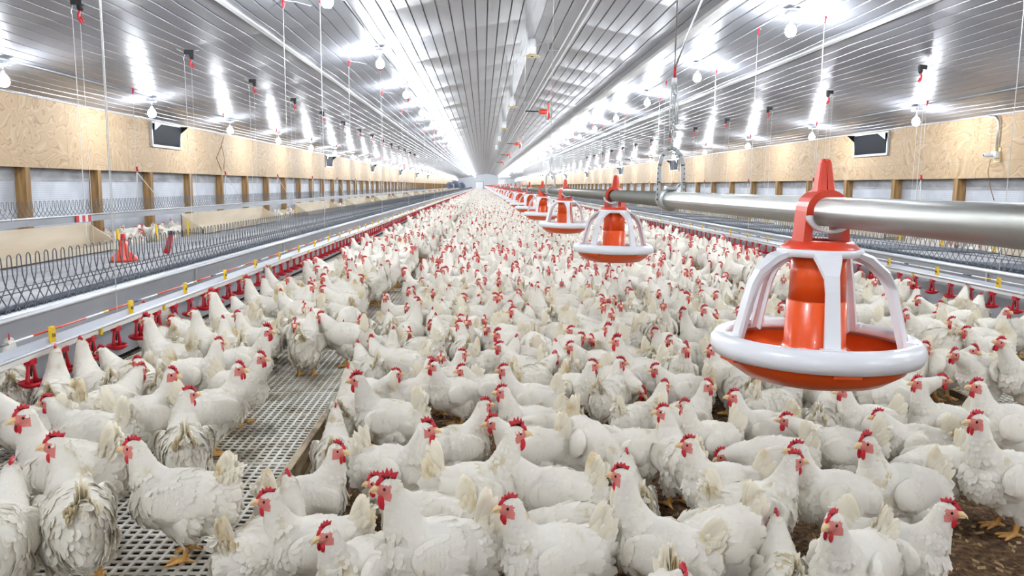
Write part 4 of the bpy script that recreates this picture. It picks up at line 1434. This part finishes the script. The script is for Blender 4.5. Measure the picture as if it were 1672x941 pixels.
    for sg in (-1, 1):
        mb = MB(); mb.sphere(hp(0.028, sg*0.009, -0.026-0.006*cs), (0.0125*cs**0.5, 0.0048, 0.018*cs**0.7), 12, 8, 0, HR)
        wat.append(mb.mesh('wattle', [M['comb']]))
    mb = MB()
    mb.tube([hp(0.040, 0, 0.003), hp(0.052, 0, 0.003), hp(0.063, 0, -0.002), hp(0.070, 0, -0.010)], [0.0115, 0.0088, 0.005, 0.0012], 10)
    mb.tube([hp(0.040, 0, -0.006), hp(0.052, 0, -0.007), hp(0.062, 0, -0.009)], [0.009, 0.006, 0.0012], 8)
    beak = mb.mesh('beak', [M['beak']])
    eyes = []
    for sg in (-1, 1):
        mb = MB(); mb.sphere(hp(0.024, sg*0.0205, 0.006), (0.0052, 0.0035, 0.0052), 10, 7, 0, HR); eyes.append(mb.mesh('eye', [M['eye']]))
    return dict(body=body, plumage=plum, wing=wings, tail=tail, comb=comb, wattle=wat, beak=beak, eye=eyes)


def tri_safe(name, V, F, mats):
    """Quads, some of them folded to triangles."""
    faces = [tuple(f) if f[2] != f[3] else tuple(f[:3]) for f in F.tolist()]
    me = bpy.data.meshes.new(name); me.from_pydata(np.asarray(V).tolist(), [], faces)
    for m_ in mats: me.materials.append(m_)
    me.polygons.foreach_set('use_smooth', [True]*len(faces)); me.update()
    return me


YL = 1.15
POSES = {
    'up': dict(),
    'upL': dict(yaw=YL, head=(0.138, 0.012, 0.400)),
    'upR': dict(yaw=-YL, head=(0.138, -0.012, 0.400)),
    'tall': dict(head=(0.140, 0, 0.435), neckmid=(0.128, 0, 0.35), base=(0.10, 0, 0.265), tail=30),
    'mid': dict(head=(0.185, 0, 0.350), neckmid=(0.150, 0, 0.305), base=(0.11, 0, 0.25), tail=55, pitch=-0.1),
    'midL': dict(head=(0.175, 0.03, 0.355), neckmid=(0.150, 0.006, 0.305), base=(0.11, 0, 0.25), tail=60, yaw=0.8),
    'midR': dict(head=(0.175, -0.03, 0.355), neckmid=(0.150, -0.006, 0.305), base=(0.11, 0, 0.25), tail=40, yaw=-0.8),
    'fwd': dict(head=(0.245, 0, 0.325), neckmid=(0.175, 0, 0.29), base=(0.11, 0, 0.24), tail=50, pitch=0.05, stance=1),
    'peck': dict(head=(0.245, 0, 0.075), neckmid=(0.20, 0, 0.165), base=(0.125, 0, 0.215), tail=70, pitch=-1.0, body_pitch=14),
    'low': dict(head=(0.235, 0, 0.19+0.03), neckmid=(0.18, 0, 0.23), base=(0.115, 0, 0.225), tail=65, pitch=-0.5, body_pitch=6),
    'drink': dict(head=(0.195, 0, 0.425), neckmid=(0.150, 0, 0.34), base=(0.105, 0, 0.26), tail=30, pitch=0.35, body_pitch=-6),
    'sit': dict(head=(0.140, 0, 0.375), sit=0.075, tail=55),
    'rooster': dict(head=(0.150, 0, 0.425), neckmid=(0.13, 0, 0.345), roo=1, tail=55, taillen=1.1),
    'roosterL': dict(head=(0.148, 0.01, 0.42), neckmid=(0.13, 0, 0.34), roo=1, yaw=0.9, tail=40),
    'cock': dict(head=(0.155, 0, 0.405), neckmid=(0.133, 0, 0.33), roo=2, tail=60, yaw=0.25),
}
HP = {k: hen_parts(v, i) for i, (k, v) in enumerate(POSES.items())}
JOINED = {}


def hen_joined(pose):
    if pose not in JOINED:
        h = HP[pose]
        Vs = []; Fs = []; Mi = []; mats = []; n = 0
        for me in [h['body'], h['plumage'], *h['wing'], h['tail'], h['comb'], *h['wattle'], h['beak'], *h['eye']]:
            co = np.empty(len(me.vertices)*3, np.float32); me.vertices.foreach_get('co', co); co = co.reshape(-1, 3)
            mp = []
            for mm in me.materials:
                if mm not in mats: mats.append(mm)
                mp.append(mats.index(mm))
            for q in me.polygons:
                Fs.append(tuple(i+n for i in q.vertices)); Mi.append(mp[q.material_index])
            Vs.append(co); n += len(co)
        me = bpy.data.meshes.new('hen'); me.from_pydata(np.vstack(Vs).tolist(), [], Fs)
        for mm in mats: me.materials.append(mm)
        me.polygons.foreach_set('material_index', Mi); me.polygons.foreach_set('use_smooth', [True]*len(Fs)); me.update()
        JOINED[pose] = me
    return JOINED[pose]


PROTO = {}


def hen_with_parts(pose):
    if pose in PROTO:
        return copy_tree(PROTO[pose])
    h = HP[pose]
    o = bpy.data.objects.new('hen', h['body']); COL.objects.link(o)
    for nm, ms in (('plumage', [h['plumage']]), ('wing', h['wing']), ('tail', [h['tail']]), ('comb', [h['comb']]), ('wattle', h['wattle']), ('beak', [h['beak']]), ('eye', h['eye'])):
        for me in ms:
            c = bpy.data.objects.new(nm, me); COL.objects.link(c); c.parent = o
    PROTO[pose] = o
    return o


# near birds, read off the photograph: pixel of the body's middle, ground, heading (0 = +x, 90 = away), pose, size, label
S, L_ = SLAT_Z, 0.0
NEAR = [
    # on the left slats
    (104, 858, S, 125, 'upL', 1.08, 'white hen closest to the left corner on the slats, back turned, head to the left'),
    (14, 885, S, 105, 'mid', 1.05, 'white hen cut by the left edge, beside the closest slat hen'),
    (118, 770, S, 176, 'upL', 1.08, 'dirty grey-backed white hen on the slats with fanned tail toward the walkway'),
    (303, 818, S, 183, 'up', 1.0, 'lone white hen in full profile standing on the slats by the edge board'),
    (303, 738, S, 112, 'upR', 1.0, 'white hen directly behind the profile hen, red head turned right'),
    (343, 675, S, 40, 'upR', 1.0, 'white hen looking right on the slats, topmost of the pair by the open walkway'),
    (222, 690, S, 42, 'upR', 1.0, 'white hen with upright neck looking right in the middle of the slat group'),
    (165, 708, S, 178, 'mid', 0.98, 'white hen with raised tail lying across the slat group'),
    (90, 662, S, 112, 'tall', 1.0, 'white hen stretching up to the second red drinker cup, back to the camera'),
    (158, 640, S, 140, 'tall', 1.0, 'white hen with long neck up at the third red drinker cup'),
    (215, 622, S, 160, 'mid', 1.0, 'white hen with low tail behind the upright-neck slat hen'),
    (282, 590, S, 163, 'rooster', 1.06, 'large white bird with big red comb drinking at the left cups'),
    (385, 540, S, 166, 'rooster', 1.12, 'biggest white rooster on the slats, huge red comb at the drinker line'),
    (350, 572, S, 158, 'tall', 1.0, 'white hen beside the biggest slat rooster, tail toward the camera'),
    (300, 548, S, 150, 'drink', 1.0, 'white hen reaching into a red cup between two roosters'),
    (262, 560, S, 140, 'drink', 1.0, 'white hen drinking beyond the big-combed drinker bird'),
    (60, 705, S, 170, 'mid', 1.0, 'white hen half hidden at the left frame edge, neck low'),
    (20, 640, S, 120, 'drink', 1.0, 'white hen under the first red drinker cup at the left frame edge'),
    (499, 566, S, 88, 'up', 1.0, 'white hen standing alone on the open walkway, seen from behind'),
    (490, 510, S, 72, 'upR', 1.0, 'white hen seen from behind, just beyond the lone walkway hen'),
    (582, 552, S, 165, 'mid', 1.0, 'white hen at the edge board with head near the gap in the walkway'),
    (566, 500, S, 182, 'mid', 1.02, 'white hen in profile crossing the walkway with tail to the board'),
    (545, 470, S, 185, 'up', 1.0, 'white hen behind the profile hen crossing the walkway'),
    (612, 470, S, 60, 'upL', 1.0, 'white hen at the slat edge with dirty back, head turned to the cups'),
    (640, 438, S, 80, 'up', 1.0, 'white round hen with both legs showing on the slat edge, seen from behind'),
    (670, 420, S, 95, 'mid', 1.0, 'white hen at the slat edge beyond the round hen with legs showing'),
    (432, 505, S, 160, 'rooster', 1.05, 'white rooster second along the left cups, beyond the biggest one'),
    (460, 478, S, 150, 'drink', 1.0, 'white hen with head in the cups beyond the second rooster'),
    (520, 465, S, 168, 'tall', 1.0, 'white hen with long neck on the slats midway to the cups'),
    (440, 545, S, 140, 'mid', 1.0, 'white hen tight behind the biggest rooster, dirty rump'),
    # on the litter, from the slat board outward
    (546, 752, L_, 97, 'up', 0.95, 'white hen seen from behind right beside the edge board, legs showing'),
    (564, 684, L_, 92, 'tall', 0.95, 'white hen with red vent seen from behind beside the edge board'),
    (495, 826, L_, 38, 'upR', 1.0, 'white hen by the edge board looking right over its shoulder'),
    (418, 902, L_, 55, 'upL', 1.0, 'white hen with pale tail toward the camera against the edge board'),
    (520, 898, L_, 196, 'up', 1.0, 'white hen at the bottom edge facing left, second from the edge board'),
    (588, 930, L_, 232, 'up', 0.95, 'white hen at the bottom edge with upright neck and small red comb'),
    (640, 690, L_, 172, 'cock', 1.08, 'white rooster with big red comb facing left near the edge board'),
    (638, 772, L_, -24, 'cock', 1.06, 'white hen with high fanned tail and red comb looking right'),
    (742, 734, L_, 28, 'up', 1.0, 'white hen in three-quarter view looking right, behind the central rooster'),
    (672, 648, L_, 45, 'upR', 0.95, 'small white hen looking right behind the big-combed litter rooster'),
    (747, 645, L_, 205, 'cock', 0.96, 'white bird with bright comb facing left in the third litter row'),
    (716, 628, L_, 20, 'up', 0.95, 'white hen with red face behind the bright-combed bird'),
    (805, 640, L_, 185, 'mid', 0.96, 'white hen with dull face facing left in the third litter row'),
    (868, 658, L_, 182, 'up', 1.0, 'white hen facing left with fluffy tail, above the low-headed pair'),
    (870, 698, L_, 186, 'up', 1.0, 'white hen facing left with cream tail, upper of the low-headed pair'),
    (872, 736, L_, 188, 'mid', 1.0, 'white hen with lowered head facing left, lower of the pair'),
    (770, 806, L_, 4, 'rooster', 1.1, 'big white rooster in the centre with tall red comb facing right'),
    (912, 812, L_, 172, 'mid', 1.05, 'white hen with yellow-stained neck face to face with the central rooster'),
    (970, 730, L_, 298, 'peck', 1.08, 'white hen bending down with its head to the litter'),
    (942, 640, L_, 292, 'upL', 0.98, 'white hen with chest to the camera behind the pecking hen'),
    (992, 652, L_, 60, 'upR', 0.98, 'white hen partly hidden behind the pecking hen'),
    (1046, 612, L_, 183, 'rooster', 1.02, 'white rooster with red comb facing left before the first pan feeder'),
    (1035, 806, L_, 92, 'sit', 0.98, 'white hen crouched with its rump to the camera beside the pecking hen'),
    (1085, 905, L_, 150, 'tall', 1.05, 'white hen with long upright neck at the bottom edge, comb hidden'),
    (1048, 690, L_, 25, 'up', 0.95, 'white hen looking right behind the dirty-backed hen'),
    (1050, 742, L_, 182, 'low', 1.0, 'dirty-backed white hen with its head hidden'),
    (1093, 752, L_, 102, 'upL', 1.0, 'white hen with cream tail tip toward the camera, head turned left'),
    (724, 905, L_, 190, 'rooster', 1.1, 'large white rooster with big comb at the bottom edge facing left'),
    (702, 852, L_, 176, 'mid', 1.0, 'white hen tucked behind the bottom-edge rooster'),
    (912, 914, L_, 194, 'up', 1.05, 'white hen at the bottom edge facing left below the yellow-necked hen'),
    (955, 872, L_, 168, 'low', 1.0, 'white hen with head hidden behind the bottom-edge hen below the yellow-necked hen'),
    (1098, 1010, L_, 262, 'cock', 1.0, 'white bird of which only a red comb shows at the bottom edge'),
    (1178, 884, L_, 205, 'low', 1.05, 'white hen with hidden head at the bottom edge, fluffy rump'),
    (1186, 800, L_, 178, 'up', 1.0, 'white hen facing left, behind the two beak-to-beak hens'),
    (1222, 836, L_, 2, 'up', 1.04, 'white hen facing right, touching beaks with the hen opposite'),
    (1366, 816, L_, 176, 'up', 1.04, 'white hen facing left, touching beaks with the hen opposite'),
    (1474, 806, L_, 186, 'cock', 1.08, 'white hen with tan wing patch and ruffled tail facing left'),
    (1392, 925, L_, 215, 'up', 1.05, 'white hen at the bottom edge turned left with erect red comb'),
    (1448, 905, L_, -38, 'up', 1.0, 'white hen at the bottom edge looking right, beside the left-turned hen'),
    (1293, 925, L_, 82, 'sit', 0.95, 'white hen squatting with dirty tail toward the camera at the bottom edge'),
    (1270, 752, L_, 172, 'low', 1.0, 'white hen with raised tail and hidden head under the pan feeder'),
    (1245, 706, L_, 184, 'up', 1.0, 'white hen facing left under the pan feeder'),
    (1160, 724, L_, 200, 'upR', 0.98, 'white hen turned left beside the hen under the pan feeder'),
    (1262, 668, L_, 20, 'midL', 1.0, 'white hen whose head is hidden by the pan feeder'),
    (1378, 738, L_, 160, 'fwd', 1.02, 'white hen stretching its neck forward below the pan rim'),
    (1420, 696, L_, 184, 'up', 1.0, 'white hen with neat tail facing left right below the pan rim'),
    (1536, 694, L_, 184, 'tall', 1.0, 'white hen facing left at the foot of the right slats'),
    (1527, 768, L_, 190, 'low', 0.98, 'ruffled white hen with lowered pink head on the right litter'),
    (1648, 785, L_, 182, 'tall', 1.12, 'tall white hen cut by the right edge with legs on bare litter'),
    (1650, 700, S, 172, 'up', 1.0, 'white hen on the right slats cut by the right edge'),
    (1542, 600, S, 285, 'mid', 1.0, 'white hen with bright yellow legs standing on the right slats'),
    (1628, 612, S, 200, 'fwd', 1.06, 'big-winged white hen stepping along the right slats'),
    (1600, 560, S, 170, 'mid', 1.0, 'white hen facing left behind the stepping hen on the right slats'),
    (1120, 640, L_, 182, 'mid', 0.98, 'white hen facing left, beside the pan feeder on its left'),
    (1110, 690, L_, 20, 'upR', 0.98, 'white hen between the pan feeder and the dirty-backed hen'),
    (1500, 730, L_, 170, 'mid', 0.98, 'white hen lower right of the pan rim, tail in shade'),
    (1660, 620, S, 185, 'drink', 1.0, 'white hen under the right cups at the frame edge'),
    (1340, 700, L_, 60, 'mid', 0.98, 'white hen standing straight below the pan feeder'),
    (1130, 585, L_, 200, 'mid', 1.0, 'white hen left of the pan rim with hidden feet'),
    (600, 610, L_, 120, 'mid', 1.0, 'white hen beside the edge board below the walkway gap'),
    (630, 590, L_, 75, 'up', 0.95, 'white hen with cream tail beside the edge board, third row'),
    (690, 575, L_, 150, 'low', 1.0, 'white hen leaning down with its beak near a neighbour, fourth row'),
    (760, 580, L_, 100, 'upL', 1.0, 'white hen with head turned left in the fourth row'),
    (850, 590, L_, 190, 'cock', 1.0, 'white bird with comb facing left in the fourth row'),
    (905, 585, L_, 10, 'mid', 1.0, 'white hen facing right in the fourth row'),
]
placed = []          # (x, y)
hens = []


def add_hen(x, y, z, head, pose, size, label, group, parts):
    if parts:
        o = hen_with_parts(pose)
    else:
        o = bpy.data.objects.new('hen', hen_joined(pose)); COL.objects.link(o)
    if group.startswith('flock') and pose.startswith('roo'): label = label.replace(' hen ', ' rooster ')
    kind = 'rooster' if 'rooster' in label.split(' behind')[0].split(' beside')[0].split(' beyond')[0].split(' between')[0].split(' with the')[0] and ' hen ' not in label.split(' rooster')[0] else 'hen'
    o.name = kind
    o.location = (x, y, z); o.rotation_euler = (0, 0, math.radians(head)); o.scale = (size, size, size)
    tag(o, label, kind, group)

    placed.append((x, y))
    return o


ZMID = 0.20
pending = []
for (px_, py_, z, head, pose, size, label) in NEAR:
    x, y = px2w(px_, py_, z+ZMID*size)
    if z == S and x < XC: x = min(x, LIT_L-0.06)
    pending.append([x, y, z, head, pose, size*0.97, label])
# ease apart birds whose middles came out too close
for it in range(30):
    for i in range(len(pending)):
        for j in range(i):
            a, b = pending[i], pending[j]
            if a[2] != b[2]: continue
            dx, dy = a[0]-b[0], a[1]-b[1]; d = math.hypot(dx, dy)
            if 1e-6 < d < 0.215:
                k = (0.215-d)/d*0.25
                a[0] += dx*k; a[1] += dy*k; b[0] -= dx*k; b[1] -= dy*k
for q in pending:
    if q[2] == 0.0: q[0] = min(max(q[0], LIT_L+0.15), LIT_R-0.15)
    add_hen(*q, 'near hens on the slats' if q[2] else 'near hens on the litter', True)

# the rest of the flock ------------------------------------------------
CELL = 0.25
grid = {}


def gadd(x, y): grid.setdefault((int(x//CELL), int(y//CELL)), []).append((x, y))


def gnear(x, y, d):
    ci, cj = int(x//CELL), int(y//CELL)
    for i in range(ci-2, ci+3):
        for j in range(cj-2, cj+3):
            for a, b in grid.get((i, j), ()):
                if (a-x)**2+(b-y)**2 < d*d: return True
    return False


for x, y in placed: gadd(x, y)
zones = [('litter', LIT_L+0.14, LIT_R-0.14, 0.0, 1.0), ('left slats', -1.98, LIT_L-0.08, S, 0.92), ('right slats', LIT_R+0.08, 4.10, S, 0.92),
         ('left wall aisle', -7.3, -4.9, S, 0.5), ('right wall aisle', 7.0, 9.4, S, 0.5)]
extra = []
far_list = []
for nm, xa, xb, z, dens in zones:
    y = 2.2
    while y < LEN-6:
        band = 0.5 if y < 20 else (1.0 if y < 60 else 3.0)
        dist = 0.225 if y < 14 else (0.25 if y < 40 else 0.33 if y < 80 else 0.42)
        if dens < 0.9: dist = 0.42
        want = int((xb-xa)*band/(dist*dist*0.8)*dens*2.2)
        for _ in range(want):
            x = rnd.uniform(xa, xb); yy = rnd.uniform(y, y+band)
            # keep the bare patches of the photo bare
            if yy < 5.2:
                pv = w2px((x, yy, z+0.2))
                if pv is None: continue
                u, v = pv
                if v > 655 and z == 0.0: continue
                if z == S and x < 0 and (v > 560 and u > 400 or v > 700 or u > 455 and v > 545): continue
                if z == S and x > 0 and v > 590: continue
            if z == S and x < 0 and yy < 9:
                # walkway strip kept clear beside the edge board
                if x > -1.22+0.03*(yy-5) and rnd.random() < 0.93: continue
            if z == S and x > 0 and x < 3.45 and yy < 6.8 and rnd.random() < 0.8: continue
            if yy > 128 and 'aisle' in nm: continue
            if yy > 6.5 and nm.endswith('slats') and (x < -1.84 or x > 3.96): continue
            if gnear(x, yy, dist): continue
            gadd(x, yy)
            pv = w2px((x, yy, z+0.25))
            vis = pv is not None and -20 < pv[0] < 1692 and pv[1] < 960
            if vis: extra.append((yy, x, z, nm))
        y += band
extra.sort()
n_ind = 300-len(NEAR)
ind = [e for e in extra if 'aisle' not in e[3]][:n_ind]
iset = set(ind)
far_list = [e for e in extra if e not in iset]
pose_bag = ['up', 'upL', 'upR', 'tall', 'mid', 'mid', 'midL', 'midR', 'midL', 'low', 'fwd', 'sit', 'cock', 'up', 'rooster', 'peck', 'low']
rank = {}
for i, (yy, x, z, nm) in enumerate(ind):
    pose = pose_bag[rnd.randrange(len(pose_bag))]
    head = rnd.choice([170, 185, 200, 150, 120, 95, 80, 60, 20, 0, 340, 290, 260])+rnd.uniform(-15, 15)
    if nm == 'left slats' and x < -1.75: pose = rnd.choice(['drink', 'mid', 'up', 'mid', 'drink']); head = rnd.uniform(140, 180)
    if nm == 'right slats' and x > 3.9: pose = rnd.choice(['drink', 'mid', 'up', 'mid']); head = rnd.uniform(0, 40)
    h = head % 360
    facing = 'facing right' if h < 45 or h > 315 else 'facing away' if h < 135 else 'facing left' if h < 225 else 'facing the camera'
    look = {'up': 'upright', 'upL': 'upright, head turned', 'upR': 'upright, head turned', 'tall': 'long-necked', 'mid': 'relaxed', 'midL': 'head-turned', 'midR': 'head-turned', 'low': 'head-lowered', 'fwd': 'neck-stretching', 'sit': 'crouching', 'cock': 'red-combed', 'rooster': 'big-combed', 'roosterL': 'big-combed', 'peck': 'pecking', 'drink': 'drinking'}[pose]
    row = int(yy/0.5)
    rank.setdefault((nm, row), []).append((x, i))
    ind[i] = (yy, x, z, nm, pose, head, facing, look, row)
order = {}
for key, lst in rank.items():
    for k, (x, i) in enumerate(sorted(lst)): order[i] = k+1
used_lab = set()
for i, (yy, x, z, nm, pose, head, facing, look, row) in enumerate(ind):
    lab = f'{look} hen {facing}, {nm}, {yy:.1f} metres away, {ordinal(order[i])} from left'
    if lab in used_lab:
        lab = f'{look} hen {facing}, {nm}, {yy:.2f} metres away, {ordinal(order[i])} from left'
    used_lab.add(lab)
    add_hen(x, yy, z, head, pose, rnd.uniform(0.92, 1.05), lab, f'flock on the {nm}', i < 60)

# everything farther: one mass of birds, coarser with distance -----------
def lod(pose, target):
    me = hen_joined(pose)
    o = bpy.data.objects.new('tmp', HP[pose]['body']); COL.objects.link(o)
    md = o.modifiers.new('d', 'DECIMATE'); md.ratio = min(1.0, target/len(HP[pose]['body'].polygons)/2)
    dg = bpy.context.evaluated_depsgraph_get(); dg.update()
    b = bpy.data.meshes.new_from_object(o.evaluated_get(dg)); bpy.data.objects.remove(o)
    Vs = []; Ts = []; Mi = []; n = 0
    parts = [(b, None)]
    if target >= 900 or pose in (('up', 'cock', 'midL', 'tall', 'rooster') if target > 200 else ('cock', 'rooster')): parts += [(HP[pose]['comb'], 3)]
    if target >= 900: parts += [(HP[pose]['wattle'][0], 3), (HP[pose]['wattle'][1], 3)]
    for me, mt in parts:
        me.calc_loop_triangles()
        co = np.empty(len(me.vertices)*3, np.float32); me.vertices.foreach_get('co', co)
        t = np.empty(len(me.loop_triangles)*3, np.int32); me.loop_triangles.foreach_get('vertices', t)
        pi = np.empty(len(me.loop_triangles), np.int32); me.loop_triangles.foreach_get('polygon_index', pi)
        m_ = np.empty(len(me.polygons), np.int32); me.polygons.foreach_get('material_index', m_)
        Vs.append(co.reshape(-1, 3)); Ts.append(t.reshape(-1, 3)+n); m_ = np.where((m_ == 2) & (target < 900) & (pose in ('up', 'upL', 'mid', 'midR', 'low')), 0, m_); Mi.append(m_[pi] if mt is None else np.full(len(pi), mt, np.int32)); n += len(me.vertices)
    # tail and wings as thin folded wedges
    if target >= 200:
        for me in [HP[pose]['tail']]+HP[pose]['wing']:
            o = bpy.data.objects.new('tmp', me); COL.objects.link(o)
            md = o.modifiers.new('d', 'DECIMATE'); md.ratio = 0.16 if target > 500 else 0.06
            dg = bpy.context.evaluated_depsgraph_get(); dg.update()
            b2 = bpy.data.meshes.new_from_object(o.evaluated_get(dg)); bpy.data.objects.remove(o)
            b2.calc_loop_triangles()
            co = np.empty(len(b2.vertices)*3, np.float32); b2.vertices.foreach_get('co', co)
            t = np.empty(len(b2.loop_triangles)*3, np.int32); b2.loop_triangles.foreach_get('vertices', t)
            Vs.append(co.reshape(-1, 3)); Ts.append(t.reshape(-1, 3)+n); Mi.append(np.zeros(len(t)//3, np.int32)); n += len(b2.vertices)
    tb = MB(); a = math.radians(POSES[pose].get('tail', 45)); s_ = -POSES[pose].get('sit', 0)
    tb.raw([(-0.10, -0.03, 0.22+s_), (-0.10, 0.03, 0.22+s_), (-0.10, 0, 0.31+s_), (-0.13-0.10*math.cos(a), 0, 0.27+0.10*math.sin(a)+s_), (-0.19, -0.02, 0.24+s_), (-0.19, 0.02, 0.24+s_)], [(0, 2, 3), (2, 1, 3), (0, 3, 4), (1, 5, 3), (4, 3, 5), (0, 4, 5), (0, 5, 1)])
    Vs.append(np.vstack(tb.v)); Ts.append(np.array(tb.f)+n); Mi.append(np.zeros(7, np.int32))
    return np.vstack(Vs).astype(np.float32), np.vstack(Ts).astype(np.int32), np.concatenate(Mi)


far_poses = ['up', 'upL', 'upR', 'mid', 'midL', 'midR', 'low', 'cock', 'tall', 'rooster']
LOD = {t: [lod(p_, t) for p_ in far_poses] for t in (900, 260, 70)}
AV = []; AT = []; AM = []; off = 0
for (yy, x, z, nm) in far_list:
    t = 900 if yy < 14 else 260 if yy < 34 else 70
    k = rnd.randrange(len(far_poses))
    hd = rnd.uniform(0, 2*PI)
    if nm == 'left slats' and x < -1.8: k = rnd.choice([0, 3, 4, 6]); hd = PI-0.3+rnd.uniform(-0.3, 0.3)
    V, T, mi = LOD[t][k]
    s = rnd.uniform(0.92, 1.06); c_, s_ = math.cos(hd)*s, math.sin(hd)*s
    W = np.empty_like(V)
    W[:, 0] = V[:, 0]*c_-V[:, 1]*s_+x; W[:, 1] = V[:, 0]*s_+V[:, 1]*c_+yy; W[:, 2] = V[:, 2]*s+z
    AV.append(W); AT.append(T+off); AM.append(mi); off += len(V)
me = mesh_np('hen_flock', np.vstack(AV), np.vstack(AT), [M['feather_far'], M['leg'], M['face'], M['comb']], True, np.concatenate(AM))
fl = bpy.data.objects.new('hen_flock', me); COL.objects.link(fl)
tag(fl, 'dense flock of white hens filling the barn beyond the closest birds', 'hens', kind='stuff')
print('HENS individual', len(NEAR)+len(ind), 'far', len(far_list), 'far verts', off, 'ind reach', ind[-1][0])


# ------------------------------------------------------------------ world and view
w = bpy.data.worlds.new('world'); scene.world = w
w.use_nodes = True
w.node_tree.nodes['Background'].inputs[0].default_value = (0.8, 0.85, 0.9, 1)
w.node_tree.nodes['Background'].inputs[1].default_value = 0.3
vs = scene.view_settings
vs.view_transform = 'Standard'; vs.look = 'None'; vs.gamma = 1.0; vs.exposure = 2.0
vs.use_curve_mapping = False
scene.cycles.use_denoising = True
scene.cycles.max_bounces = 8
scene.cycles.diffuse_bounces = 4
scene.cycles.glossy_bounces = 3
scene.cycles.sample_clamp_indirect = 8.0
